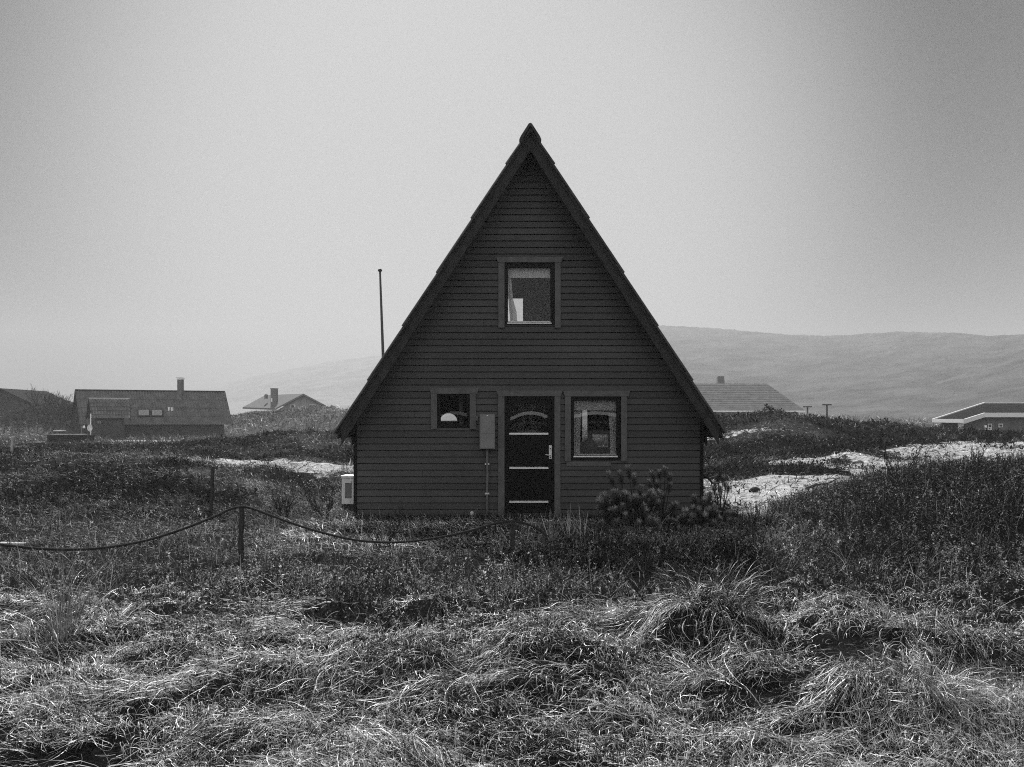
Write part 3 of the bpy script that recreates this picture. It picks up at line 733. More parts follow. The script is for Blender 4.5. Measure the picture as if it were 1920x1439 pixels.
# ------------------------------------------------------------------ rope fence
def ground_at(px, d): x, y, _ = at(px, 0, d); return x, y, float(height(x, y))
def post(px_top, py_top, px_bot, d, r, label, group=None):
    xt, yt, zt_ = at(px_top, py_top, d); xb, yb, gz_ = ground_at(px_bot, d)
    pts = []
    for i in range(9):
        t = i/8; pts.append((xb+(xt-xb)*t+.006*math.sin(t*9+px_top), yb+.004*math.cos(t*7), gz_-.15+(zt_-gz_+.15)*t))
    o = MB().tube(pts, [r*(1+.12*math.sin(i*2.3)) for i in range(9)], 9).build('fence_post', M['post'], None, smooth=False, loc=(xb, yb, gz_))
    return tag(o, label, 'post', group), (xt, yt, zt_)
p2, t2 = post(452.5, 953, 452.5, 9.8, .032, 'rough dark post holding up the sagging rope, left of the A-frame house', 'posts of the rope fence')
p1, t1 = post(399.5, 875, 395, 14.2, .031, 'thin dark post standing alone without rope, behind the roped post', 'posts of the rope fence')
p3, t3 = post(961.5, 979.5, 961.5, 10.1, .032, 'short dark post holding the rope end in the heather in front of the black door', 'posts of the rope fence')
def rope_curve(pixels):
    return [Vector(at(px, py, d)) for px, py, d in pixels]
def smooth_pts(P_, n=8):
    out_ = []
    for i in range(len(P_)-1):
        p0, p1_, p2_, p3_ = P_[max(i-1, 0)], P_[i], P_[i+1], P_[min(i+2, len(P_)-1)]
        for k in range(n):
            t = k/n
            out_.append(.5*((2*p1_)+(-p0+p2_)*t+(2*p0-5*p1_+4*p2_-p3_)*t*t+(-p0+3*p1_-3*p2_+p3_)*t**3))
    out_.append(P_[-1]); return out_
rp = rope_curve([(-330, 960, 8.0), (-220, 985, 8.2), (-80, 1011, 8.4), (30, 1025, 8.7), (100, 1030.5, 8.9), (180, 1029, 9.1), (260, 1017, 9.3), (330, 997, 9.45), (400, 970, 9.65), (430, 956, 9.73), (452, 951, 9.8), (475, 955, 9.8),
                 (540, 979, 9.8), (600, 998, 9.8), (660, 1012, 9.8), (710, 1017, 9.85), (760, 1016.5, 9.9), (820, 1009, 9.95), (880, 996, 10.0), (925, 983, 10.05), (961, 978, 10.1), (985, 982, 10.15), (1010, 993, 10.2), (1026, 1006, 10.2)])
rope_pts = smooth_pts(rp, 6)
o = MB().tube(rope_pts, .0155, 7).build('rope', M['rope'], None, smooth=True, loc=tuple(rope_pts[0]))
tag(o, 'dark sagging rope strung over the two low posts in front of the A-frame house', 'rope')
# outlying post that carries the far end of the rope, outside the picture
# pale plank lying at the left edge
x, y, g = ground_at(8, 10.6)
o = MB().box(-.45, .38, -.05, .05, -.01, .035).build('plank', M['pale_wood'], None, bevel=.004); o.location = (x-.1, y, EYE+(790-1022)/F*10.6); o.rotation_euler = (0, .03, .06)
tag(o, 'pale bleached plank lying in the heath at the left edge under the rope', 'plank')
x, y, g = ground_at(22, 33)
o = MB().tube([(x, y, g-.1), (x+.03, y, g+.75)], .05, 7).build('marker_post', M['pale_wood'], None, loc=(x, y, g)); tag(o, 'short faded marker post on the dark heath at the far left', 'post')

# ------------------------------------------------------------------ far houses
def corrug(mb, A, B, C_, Dd, pitch, amp, rows=1):
    """corrugated sheet A(top-left) B(top-right) C(bottom-right) D(bottom-left)"""
    A, B, C_, Dd = map(Vector, (A, B, C_, Dd)); n = int((B-A).length/pitch*6)
    nn = (B-A).cross(Dd-A).normalized()
    if nn.z < 0: nn = -nn
    for r in range(rows):
        t0_ = r/rows; t1_ = min((r+1)/rows+.01, 1); V = []; fs = []
        for i in range(n+1):
            u = i/n; w = amp*math.cos(i/6*2*math.pi)
            top_ = A.lerp(B, u); bot = Dd.lerp(C_, u)
            V += [top_.lerp(bot, t0_)+nn*(w-.0), top_.lerp(bot, t1_)+nn*(w+.05)]
        for i in range(n): fs.append((2*i, 2*i+2, 2*i+3, 2*i+1))
        mb.add(V, fs)
# 1. long house with corrugated roof
dl = 74.0; s1 = F/dl
lx = lambda p, d=dl: (p-960)/F*d
lz = lambda p, d=dl: EYE+(790-p)/F*d
lh = thing('long_cottage', (lx(285), 80-D0, -.05), 'long dark cottage at the left with corrugated roof, two skylights and chimney', 'house')
zr = lz(734); ze = lz(797)
yr = dl-D0+3.2; ye = dl-D0-.25; dr = dl+3.2
def ata(px, py, d): return Vector(at(px, py, d))
def gabled(parent, rl, rr_, el, er, roofm, wallm, nm='', rows=4, inset=.45, zfloor=-.6, capm=None):
    """ridge ends rl, rr_ and front eave ends el, er; the back slope mirrors the front"""
    bl = Vector((2*rl.x-el.x, 2*rl.y-el.y, el.z)); br_ = Vector((2*rr_.x-er.x, 2*rr_.y-er.y, er.z))
    mb = MB(); corrug(mb, rl, rr_, er, el, .26, .05, rows); corrug(mb, rr_, rl, bl, br_, .26, .05, rows)
    rf = mb.build(nm+'roof', roofm, parent)
    MB().tube([rl+Vector((0, 0, .02)), rr_+Vector((0, 0, .02))], .10, 6).build(nm+'ridge_cap', capm or M['felt'], rf)
    dv = (rr_-rl).normalized()*inset; dn = Vector((0, 0, .14))
    c = [el.lerp(bl, .10)+dv-dn, er.lerp(br_, .10)-dv*1.4-dn, er.lerp(br_, .90)-dv*1.4-dn, el.lerp(bl, .90)+dv-dn]
    lo_ = [Vector((p.x, p.y, zfloor)) for p in c]; gl_ = rl+dv-Vector((0, 0, .45)); gr_ = rr_-dv*1.4-Vector((0, 0, .45))
    V = lo_+c+[gl_, gr_]
    MB().add([tuple(v) for v in V], [(0, 1, 5, 4), (1, 2, 6, 9, 5), (2, 3, 7, 6), (3, 0, 4, 8, 7), (4, 5, 9, 8), (6, 7, 8, 9)]).build(nm+'wall', wallm, parent)
    for top_, ends in ((rl, (el, bl)), (rr_, (er, br_))):
        for e_ in ends:
            o_ = (rl-rr_).normalized()*(.04 if top_ is rl else -.04); dn2 = Vector((0, 0, .26)); up2_ = Vector((0, 0, .05))
            V = [top_+up2_, top_-dn2, e_-dn2, e_+up2_]; V = [v+o_ for v in V]+[v-o_*.2 for v in V]
            MB().add([tuple(v) for v in V], [(0, 1, 2, 3), (7, 6, 5, 4), (0, 4, 5, 1), (1, 5, 6, 2), (2, 6, 7, 3), (3, 7, 4, 0)]).build(nm+'bargeboard', M['felt'], parent)
    return rf
RL, RR, EL_, ER_ = ata(141, 732.5, 80), ata(421.5, 735, 84.4), ata(149.5, 797, 77.6), ata(435.5, 797, 82)
EL_.z = ER_.z = (EL_.z+ER_.z)/2; RL.z = RR.z = (RL.z+RR.z)/2
roof = gabled(lh, RL, RR, EL_, ER_, M['roof_sheet'], M['dark_wall'])
rn = (RR-RL).cross(EL_-RL).normalized(); rn = rn if rn.z > 0 else -rn
camp = Vector((0, -D0, EYE))
def on_roof(px, py):      # point of the front slope seen at this pixel
    dr_ = ata(px, py, 100)-camp; t = rn.dot(RL-camp)/rn.dot(dr_); return camp+dr_*t
nrmv = rn
for a_, b_, lb in ((258.5, 281, 'left'), (283.5, 305.5, 'right')):
    p = [on_roof(a_, 770.5), on_roof(b_, 770.5), on_roof(b_+.4, 782.5), on_roof(a_+.4, 782.5)]
    V = [q+nrmv*.06 for q in p]+[q+nrmv*.20 for q in p]
    sk = MB().add(V, [(0, 1, 2, 3), (4, 7, 6, 5), (0, 4, 5, 1), (1, 5, 6, 2), (2, 6, 7, 3), (3, 7, 4, 0)]).build('skylight', M['felt'], roof)
    c = sum(p, Vector())/4; V = [c+(q-c)*.86+nrmv*.215 for q in p]
    MB().add(V, [(0, 3, 2, 1)]).build('skylight_glass', M['sky_glass'], sk)
b0 = on_roof(338.5, 744)
ch = MB().box(b0.x-.22, b0.x+.22, b0.y-.3, b0.y+.3, b0.z-.6, EYE+(790-712.5)/F*(b0.y+D0)).build('chimney', M['brick'], roof)
zc = EYE+(790-712.5)/F*(b0.y+D0)
MB().box(b0.x-.26, b0.x+.26, b0.y-.34, b0.y+.34, zc, zc+.08).build('chimney_cap', M['fascia'], ch)
MB().box(b0.x-.32, b0.x+.32, b0.y-.42, b0.y+.42, zc+.16, zc+.2).build('rain_plate', M['meter'], ch)
b1 = on_roof(320, 769)
MB().box(b1.x-.22, b1.x-.05, b1.y-.15, b1.y+.1, b1.z-.1, b1.z+.30).box(b1.x+.1, b1.x+.25, b1.y-.15, b1.y+.1, b1.z-.1, b1.z+.26).build('roof_vent', M['fascia'], roof)
# garage wing with its own lower gable roof
wing = thing('garage_wing', (0, 0, 0), None, None); wing.parent = lh; wl_ = ata(210, 810, 72); wing.location = wl_-origin_of(lh)
wRL, wRR, wEL, wER = ata(166.5, 748.5, 75.2), ata(243, 748.5, 76.4), ata(171.5, 785, 73.5), ata(244, 785, 74.7)
wRL.z = wRR.z = (wRL.z+wRR.z)/2; wEL.z = wER.z = (wEL.z+wER.z)/2
gabled(wing, wRL, wRR, wEL, wER, M['roof_sheet'], M['dark_wall'], 'wing_', rows=5, inset=.35, capm=M['pale_wood'])
dg = 73.0
for p_ in (184, 188):
    q = ata(p_, 792, 73.35); MB().box(q.x-.06, q.x+.06, q.y, q.y+.05, q.z-.12, q.z+.12).build('house_number', M['meter'], wing)

# satellite dish on a mast in front of it
dd = 71.5; X_, Y_, Z_ = at(171.5, 802.5, dd); g = float(height(X_, Y_))
dish = thing('satellite_dish', (X_, Y_, g), 'white round dish on a pole at the left corner of the long cottage garage', 'satellite dish')
MB().tube([(X_-.1, Y_+.05, g-.2), (X_-.1, Y_+.05, at(0, 776, dd)[2])], .05, 8).build('pole', M['fascia'], dish)
V = []; fs = []; nr = 5; na = 24
for i in range(nr+1):
    r_ = i/nr
    for k in range(na): a_ = 2*math.pi*k/na; V.append((X_+.24*r_*math.cos(a_), Y_-.18-.10*r_*r_, Z_+.31*r_*math.sin(a_)))
for i in range(nr):
    for k in range(na): fs.append((i*na+k, (i+1)*na+k, (i+1)*na+(k+1) % na, i*na+(k+1) % na))
MB().add(V, fs).build('reflector', M['white'], dish, smooth=True)
MB().tube([(X_, Y_-.2, Z_-.3), (X_, Y_-.55, Z_-.05)], .015, 5).build('feed_arm', M['meter'], dish)
X_, Y_, Z_ = at(153, 799, dd+1); g = float(height(X_, Y_))
o = thing('garden_lamp', (X_, Y_, g), 'thin pale lamp post under the left gable of the long cottage', 'lamp post')
MB().tube([(X_, Y_, g-.2), (X_, Y_, Z_)], .045, 6).build('pole', M['meter'], o)
MB().lathe((X_+.22, Y_, Z_-.1), [(0, .12), (.1, .08), (.12, -.1), (0, -.14)], 8).build('lantern', M['fascia'], o)

# bins, dark enclosure
de = 58.0; e0 = at(88, 836, de); e1 = at(160, 836, de); gE = min(float(height(e0[0], e0[1])), e0[2])
zt_ = at(0, 816.5, de)[2]; z0_ = min(gE, e0[2])-.2
enc = thing('bin_enclosure', ((e0[0]+e1[0])/2, e0[1], gE), 'dark low wooden bin enclosure with pale lid strips, left of the long cottage', 'bin enclosure')
mb = MB(); xx = e0[0]
while xx < e1[0]-.05:
    mb.box(xx, xx+.13, e0[1], e0[1]+.03, z0_, zt_+random.uniform(-.02, .02)); xx += .145
mb.build('front_boards', M['black'], enc)
MB().box(e0[0], e0[0]+.08, e0[1]+.04, e0[1]+1.2, z0_, zt_).box(e1[0]-.08, e1[0], e0[1]+.04, e0[1]+1.2, z0_, zt_).box(e0[0], e1[0], e0[1]+1.2, e0[1]+1.28, z0_, zt_).build('side_boards', M['black'], enc)
for a_, b_ in ((91, 101), (102, 120), (129, 150)):
    xa, xb2 = at(a_, 0, de)[0], at(b_, 0, de)[0]
    bn = thing('waste_bin', ((xa+xb2)/2, e0[1]+.6, gE), {91: 'leftmost small pale lidded bin in the dark enclosure', 102: 'middle lidded bin in the dark enclosure', 129: 'rightmost and widest lidded bin in the dark enclosure'}[a_], 'bin', 'bins in the enclosure')
    MB().box(xa+.05, xb2-.05, e0[1]+.2, e0[1]+1.0, gE, zt_-.02).build('body', M['felt'], bn, bevel=.03)
    MB().box(xa, xb2, e0[1]+.12, e0[1]+1.08, zt_, zt_+.07).build('lid', M['meter'], bn, bevel=.02)
x_, y_, z_ = at(112, 808, 60)
tp = thing('garden_table', (x_, y_, float(height(x_, y_))), 'small pale garden table top showing above the dark bin enclosure', 'table')
MB().box(x_-.32, x_+.32, y_-.3, y_+.3, z_-.03, z_+.04).build('table_top', M['fascia'], tp)
MB().tube([(x_, y_, float(height(x_, y_))-.1), (x_, y_, z_-.03)], .04, 6).build('leg', M['felt'], tp)
x_, y_, z_ = at(64.5, 833, 56); gw = .48
cr = thing('slatted_crate', (x_, y_, z_-.2), 'small dark slatted crate left of the bin enclosure', 'crate')
mb = MB()
for k in range(9): mb.box(x_-gw+k*.107, x_-gw+k*.107+.085, y_, y_+.03, z_-.3, z_+.1)
mb.build('slats', M['black'], cr); MB().box(x_-gw, x_+gw, y_-.01, y_+.6, z_+.1, z_+.14).build('lid', M['pale_wood'], cr)

# 2. dark roofed house cut by the left edge
df = 96.0
fh = thing('dark_gabled_house', (*at(-55, 0, df)[:2], 1.5), 'dark low-pitched house end cut off by the left edge, behind the dune', 'house')
a_ = at(3, 728.5, df); l_ = at(-120, 785, df); r_ = at(72, 761, df)
MB().prism([(l_[0], 1.0), (r_[0]-1.0, 1.0), (r_[0]-1.0, r_[2]), (a_[0], a_[2]-.2), (l_[0], l_[2]-.2)], a_[1]+.3, a_[1]+9).build('wall', M['dark_wall'], fh)
MB().prism([(a_[0], a_[2]), (r_[0], r_[2]), (r_[0], r_[2]-.22), (a_[0], a_[2]-.22)], a_[1]-.3, a_[1]+9.3).prism([(l_[0], l_[2]), (a_[0], a_[2]), (a_[0], a_[2]-.22), (l_[0], l_[2]-.22)], a_[1]-.3, a_[1]+9.3).build('roof', M['felt'], fh)

# 3. hipped house left of the A-frame, in mist
dh2 = 118.0; g2 = lambda px, py, d=dh2: Vector(at(px, py, d))
hh = thing('misty_house', (*at(540, 0, dh2)[:2], 1.5), 'pale misty low-roofed house with a stout chimney behind the dune, left of the A-frame', 'house')
apR = g2(569, 738.5); e_r = g2(626, 768.5); e_l = g2(516, 766)
apL = g2(497, 741.5, 131); far_l = g2(455, 764, 131)
V = [apR, e_r, e_l, apL, far_l]
rf = MB().add([tuple(apR), tuple(e_l), tuple(far_l), tuple(apL)], [(0, 3, 2, 1)])
thk = Vector((0, 0, .25)); up_ = [apR, apL, far_l, e_l]
rf = MB().add([tuple(v) for v in up_]+[tuple(v-thk) for v in up_], [(0, 1, 2, 3), (7, 6, 5, 4), (0, 4, 5, 1), (1, 5, 6, 2), (2, 6, 7, 3), (3, 7, 4, 0)])
e_r2 = e_r + (apL-apR); up2 = [apR, e_r, e_r2, apL]
rf.add([tuple(v+Vector((0, 0, .004))) for v in up2]+[tuple(v-thk) for v in up2], [(0, 1, 2, 3), (7, 6, 5, 4), (0, 4, 5, 1), (1, 5, 6, 2), (2, 6, 7, 3), (3, 7, 4, 0)])
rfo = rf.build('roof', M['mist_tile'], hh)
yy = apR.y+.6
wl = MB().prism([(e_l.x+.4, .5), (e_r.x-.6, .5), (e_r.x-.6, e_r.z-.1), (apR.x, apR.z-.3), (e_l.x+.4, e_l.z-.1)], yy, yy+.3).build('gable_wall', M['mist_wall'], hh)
for a_, b_ in ((544, 550), (579, 589)):
    p0 = g2(a_, 766.5); p1_ = g2(b_, 760)
    w_ = MB().box(p0.x-.08, p1_.x+.08, yy-.05, yy-.01, p0.z-.08, p1_.z+.08).build('window', M['fascia'], hh)
    MB().box(p0.x, p1_.x, yy-.07, yy-.052, p0.z, p1_.z).build('pane', M['dark_glass'], w_)
p0 = g2(508.8, 745, 122); p1_ = g2(519.5, 729.5, 122)
MB().box(p0.x, p1_.x, p0.y-.4, p0.y+.5, p0.z-1.5, p1_.z).box(p0.x-.05, p1_.x+.05, p0.y-.45, p0.y+.55, p1_.z, p1_.z+.08).build('chimney', M['brick'], rfo)
p0 = g2(499, 742, 125); MB().lathe((p0.x, p0.y, p0.z-.1), [(.28, -.4), (.28, .15), (.2, .28), (0, .33)], 12).build('roof_cowl', M['brick'], rfo)
p0 = g2(509.5, 750, 118.5); MB().tube([(p0.x, p0.y, p0.z-.3), (p0.x, p0.y, p0.z+.25)], .1, 7).build('vent_pipe', M['fascia'], rfo)

# 4. hipped tile roof right of the A-frame
dk = 108.0; g4 = lambda px, py, d=dk: Vector(at(px, py, d))
hr = thing('hipped_house', (*at(1400, 0, dk)[:2], 1.0), 'long misty house with a hipped tiled roof and flared chimney, just right of the A-frame', 'house')
eR = g4(1510, 770.5); eL = g4(1180, 770.5); rR = g4(1437, 719.5, dk+5); rL = g4(1250, 719.5, dk+5)
bR = Vector((eR.x, eR.y+10.0, eR.z)); bL = Vector((eL.x, eL.y+10, eL.z))
rr = MB()
N_ = 15     # tile courses as real steps
for face in ((eL, eR, rL, rR), (eR, bR, rR, rR), (bR, bL, rR, rL), (bL, eL, rL, rL)):
    a_, b_, c_, d_ = face
    nv = (b_-a_).cross(c_-a_).normalized()
    if nv.z < 0: nv = -nv
    for i in range(N_):
        t0_, t1_ = i/N_, (i+1)/N_
        p = [a_.lerp(c_, t0_)+nv*.02, b_.lerp(d_, t0_)+nv*.02, b_.lerp(d_, t1_)+nv*.0, a_.lerp(c_, t1_)+nv*.0]
        q_ = [a_.lerp(c_, t0_)-nv*.02, b_.lerp(d_, t0_)-nv*.02]
        rr.add([tuple(v) for v in p+q_], [(0, 1, 2, 3), (4, 5, 1, 0)])
rr = rr.build('roof', M['tile'], hr)
MB().box(eL.x+.6, eR.x-.7, eR.y+.7, bR.y-.7, -.5, eR.z).build('wall', M['grey_wall'], hr)
MB().box(eL.x, eR.x, eR.y-.02, eR.y+.04, eR.z-.18, eR.z+.01).build('gutter', M['fascia'], hr)
c0 = g4(1356, 719.5, dk+5)+Vector((0, 1.6, 0)); hw = 1.45/2*.95
cz0, cz1 = c0.z-1.8, g4(0, 705, dk+5).z
MB().add([(c0.x-.55, c0.y-.5, cz0), (c0.x+.6, c0.y-.5, cz0), (c0.x+.6, c0.y+.5, cz0), (c0.x-.55, c0.y+.5, cz0), (c0.x-.40, c0.y-.4, cz1), (c0.x+.45, c0.y-.4, cz1), (c0.x+.45, c0.y+.4, cz1), (c0.x-.40, c0.y+.4, cz1)],
         [(0, 3, 2, 1), (4, 5, 6, 7), (0, 1, 5, 4), (1, 2, 6, 5), (2, 3, 7, 6), (3, 0, 4, 7)]).build('chimney', M['brick'], rr)

# T shaped poles
for px_, py_t, w_, d_, lb in ((1550.5, 760.5, 8.5, 84, 'right and larger of the two T-shaped poles on the dune beside the hipped house'), (1514, 764, 8, 98, 'left T-shaped pole against the corner of the hipped house')):
    x_, y_, z_ = at(px_, py_t, d_); g = float(height(x_, y_))-.3
    o = thing('clothes_pole', (x_, y_, g), lb, 'pole', 'T-shaped poles on the dune')
    MB().box(x_-.07, x_+.07, y_-.07, y_+.07, g, z_).build('upright', M['post'], o)
    MB().box(x_-w_/F*d_, x_+w_/F*d_, y_-.06, y_+.06, z_, z_+.13).build('crossbar', M['post'], o)

# 5. flat-pitched house with white fascia at the right edge
dw = 62.0; g5 = lambda px, py, d=dw: Vector(at(px, py, d))
wh = thing('white_trimmed_house', (*at(1900, 0, dw)[:2], .5), 'low grey house with a dark white-edged roof at the right edge', 'house')
f0 = g5(1748.5, 788, 62); f1 = g5(1808, 788.5, 58); f2 = g5(1846, 776.5, 61); f3 = g5(2020, 776.5, 61)
r0 = g5(1846, 756.5, 68); r1 = g5(2020, 756.5, 68)
top_ = [f0, f1, f2, f3, r1, r0]
# roof as two real planes with thickness
def slab(mb, pts, t):
    pts = [Vector(p) for p in pts]; n = len(pts); lo_ = [p-Vector((0, 0, t)) for p in pts]
    mb.add([tuple(p) for p in pts+lo_], [tuple(range(n)), tuple(range(2*n-1, n-1, -1))]+[(i, i+n, (i+1) % n+n, (i+1) % n) for i in range(n)]); return mb
rw = slab(slab(MB(), [f0, f1, f2, r0], .1), [f2, f3, r1, r0], .1).build('roof', M['felt'], wh)
def fasc(p, q, h, y=-.06, nm='fascia'):
    p = Vector(p); q = Vector(q); n = (q-p).cross(Vector((0, 0, 1))).normalized()*.05; up_ = Vector((0, 0, .09)); dn = Vector((0, 0, h))
    V = [p+n, q+n, q+n-dn, p+n-dn, p-n, q-n, q-n-dn, p-n-dn]; V = [v+up_ for v in V]
    MB().add([tuple(v) for v in V], [(0, 1, 2, 3), (7, 6, 5, 4), (0, 4, 5, 1), (1, 5, 6, 2), (2, 6, 7, 3), (3, 7, 4, 0)]).build(nm, M['fascia'], wh)
fasc(f0, f1, .27); fasc(f1, f2, .33); fasc(f2, f3, .33); fasc(f0, r0, .14, nm='verge_trim'); fasc(r0, r1, .12, nm='verge_trim')
# walls below
w0 = g5(1812, 795, 61.5); w1 = g5(2020, 795, 61.5)
MB().prism([(w0.x, -.5), (w1.x, -.5), (w1.x, f2.z-.25), (f2.x, f2.z-.25), (w0.x, f1.z-.2)], w0.y+.2, w0.y+.35).build('wall', M['grey_wall'], wh)
MB().prism([(g5(1755, 0, 63.5).x, -.5), (w0.x, -.5), (w0.x, f1.z-.2), (g5(1755, 0, 63.5).x, f0.z-.2)], w0.y+1.2, w0.y+1.35).build('wall', M['grey_wall'], wh)
for a_, b_, c_, e_ in ((1860, 1864, 805, 796.5), (1880, 1885, 800, 796.5)):
    p0 = g5(a_, c_, 61.2); p1_ = g5(b_, e_, 61.2)
    w_ = MB().box(p0.x-.07, p1_.x+.07, w0.y+.10, w0.y+.19, p0.z-.07, p1_.z+.07).build('window', M['fascia'], wh)
    MB().box(p0.x, p1_.x, w0.y+.07, w0.y+.098, p0.z, p1_.z).build('pane', M['dark_glass'], w_)
p0 = g5(1855, 806, 61.2); p1_ = g5(1858.5, 797, 61.2)
MB().box(p0.x, p1_.x, w0.y+.12, w0.y+.19, p0.z, p1_.z).build('door', M['dark_glass'], wh)
p0 = g5(1841, 806, 60); p1_ = g5(1877, 812, 60)
o = MB().box(p0.x, p1_.x, p0.y-1, p0.y, p1_.z-1.3, p0.z-.03).build('deck', M['dark_wall'], wh)
p0 = g5(1849.5, 806, 59.8); p1_ = g5(1853, 797.5, 59.8)
o = thing('white_chair', ((p0.x+p1_.x)/2, p0.y, p0.z), 'tiny white garden chair on the dark deck of the white-trimmed house', 'chair')
MB().box(p0.x, p1_.x+.02, p0.y+.22, p0.y+.26, p0.z, p1_.z).build('backrest', M['fascia'], o)
MB().box(p0.x, p1_.x+.1, p0.y-.2, p0.y+.22, p0.z+.12, p0.z+.17).build('seat', M['fascia'], o)
for a_ in (p0.x, p1_.x+.05):
    for b_ in (p0.y-.18, p0.y+.16): MB().box(a_, a_+.04, b_, b_+.04, p0.z-.03, p0.z+.12).build('leg', M['fascia'], o)

# 6. the neighbour's house behind the camera, mirrored in the glass
nb = thing('neighbour_house', (.5, -D0-11, 0), 'low white-trimmed house seen only as a reflection in the door glass', 'house')
yn = -D0-11; ze_ = 2.0
MB().box(-7, 8, yn-8, yn, -.4, ze_).build('wall', M['grey_wall'], nb)
MB().add([(-7.6, yn+.7, ze_), (8.6, yn+.7, ze_), (8.6, yn-4, ze_+1.3), (-7.6, yn-4, ze_+1.3), (8.6, yn-8.7, ze_), (-7.6, yn-8.7, ze_)], [(0, 1, 2, 3), (3, 2, 4, 5)]).build('roof', M['felt'], nb)
MB().box(-7.6, 8.6, yn+.71, yn+.76, ze_+.02, ze_+.18).build('fascia', M['fascia'], nb)
MB().box(-7.0, 8.0, yn+.05, yn+.1, ze_-.42, ze_-.28).build('frieze', M['fascia'], nb)
for a_ in (-5, -1.2, 2.2, 5.2):
    MB().box(a_, a_+1.4, yn+.02, yn+.05, .8, 1.85).build('window', M['dark_glass'], nb)

# ------------------------------------------------------------------ plants
def blades(x, y, az, e0, curl, ln, wd, tone, K=5, wig=.5, base_up=0.0, follow=True, z0=None, tip=.15):
    """ribbons: each grows from (x,y) at elevation e0, bends by curl towards the ground"""
    n = len(x); st = ln/K
    cx = x.copy(); cyy = y.copy(); rel = np.full(n, base_up) if np.isscalar(base_up) else base_up.copy()
    e = e0.copy(); a_ = az.copy(); turn = RNG.normal(0, wig, n)/K
    zg0 = height(cx, cyy) if z0 is None else z0
    V = np.zeros((n, K+1, 2, 3), np.float32)
    tw = RNG.uniform(-.9, .9, n)
    for k in range(K+1):
        zb = height(cx, cyy) if follow else zg0
        w = wd*(1-(1-tip)*(k/K)**1.5)*.5
        sx = -np.sin(a_)*np.cos(tw)*w; sy = np.cos(a_)*np.cos(tw)*w; sz = np.sin(tw)*w
        z = zb+rel
        V[:, k, 0] = np.stack([cx-sx, cyy-sy, z-sz], -1); V[:, k, 1] = np.stack([cx+sx, cyy+sy, z+sz], -1)
        if k == K: break
        cx = cx+np.cos(a_)*np.cos(e)*st; cyy = cyy+np.sin(a_)*np.cos(e)*st
        rel = rel+np.sin(e)*st
        if follow: rel = np.maximum(rel, .004)
        e = e-curl/K; a_ = a_+turn+RNG.normal(0, wig*.35, n)/K
    base = (np.arange(n)*(K+1)*2)[:, None, None]
    kk = np.arange(K)[None, :, None]*2
    Qd = base+kk+np.array([0, 1, 3, 2])[None, None, :]
    return V.reshape(-1, 3), Qd.reshape(-1, 4), np.repeat(tone, (K+1)*2)
class Bag:
    def __init__(s): s.V = []; s.Q = []; s.T = []; s.n = 0
    def add(s, r):
        V, Qd, T = r; s.V.append(V); s.Q.append(Qd+s.n); s.T.append(T); s.n += len(V)
    def build(s, name, m, parent=None, origin=None):
        V = np.concatenate(s.V)
        if origin is not None: V = V-np.array(origin, np.float32)
        return np_mesh(name, V, np.concatenate(s.Q), m, np.concatenate(s.T), parent)
def scatter(n, d0_, d1_, umin=-.74, umax=.74, power=1.0):
    """uniform in the wedge the photo can see, with a margin"""
    g = np.linspace(d0_, d1_, 2000); base = g if power == 1 else 1/g
    w = base*(1+2*SIDE/((umax-umin)*g)); c = np.cumsum(w); c /= c[-1]       # SIDE metres more on either side, same density
    d = np.interp(RNG.uniform(0, 1, n), c, g); u = RNG.uniform(0, 1, n)
    return umin*d-SIDE + u*((umax-umin)*d+2*SIDE), d
SIDE = 2.4
def in_house(X, D, m=.0): return (X > XL-m) & (X < XR+m) & (D > D0-m-.05) & (D < D0+YB+m)
def wt_tone(n, mean, sd, lo=.01, hi=.95): return np.clip(mean*np.exp(RNG.normal(0, sd, n)), lo, hi)
def bim(n, p_, hi, lo):
    k_ = RNG.uniform(size=n) < p_
    return np.where(k_, np.clip(RNG.normal(hi, hi*.25, n), .1, .95), wt_tone(n, lo, .7, .006))
def slope(X, Y, e=.06): return (height(X+e, Y)-height(X-e, Y))/(2*e), (height(X, Y+e)-height(X, Y-e))/(2*e)

def straw_zone(X, D):    # 1 where the matted pale grass grows
    edge = 7.5 + fbm(X*.5, D*.3, 81, 3)*2.4 + fbm(X*2.1, D*2.1, 82, 3)*2.2
    return 1-sstep(edge-1.3, edge+1.5, D)

# matted pale grass of the foreground
bag = Bag()
n = 390000
X, D = scatter(n, 2.5, 10.4, -.80, .80, power=2)
keep = RNG.uniform(size=n) < straw_zone(X, D)*.97+.0
clump = fbm(X*2.6, D*2.6, 87, 3, .6)
keep &= RNG.uniform(size=n) < np.clip(.5+clump*3.6, .03, 1)
X = X[keep]; D = D[keep]; clump = clump[keep]; n = len(X); Y = D-D0
gx_s, gy_s = slope(X, Y, .12)
down = np.arctan2(-gy_s, -gx_s); steep = np.clip(np.hypot(gx_s, gy_s)*2.0, 0, 1)
flow = math.radians(205)+fbm(X*.8, D*.8, 83, 3, .55)*5.5
vx = np.cos(flow)*(1-steep*.6)+np.cos(down)*steep; vy = np.sin(flow)*(1-steep*.6)+np.sin(down)*steep
messy = np.clip(.55+fbm(X*1.5, D*1.5, 85, 2)*3.0, .10, 1.6)
az = np.arctan2(vy, vx)+RNG.normal(0, 1, n)*messy*1.0
T_ = tuss(X, Y+D0)
ln = RNG.gamma(4, .032, n)+T_*.3+.035
e0 = np.abs(RNG.normal(.35, .35, n))+T_*1.2
curl = e0+RNG.normal(.7, .9, n)
tone = bim(n, (1-.55*sstep(5.6, 8.8, D))*np.clip(.29-T_*1.2+clump*1.1+fbm(X*.8, D*.8, 88, 2)*.9, .06, .75), .8, .022)
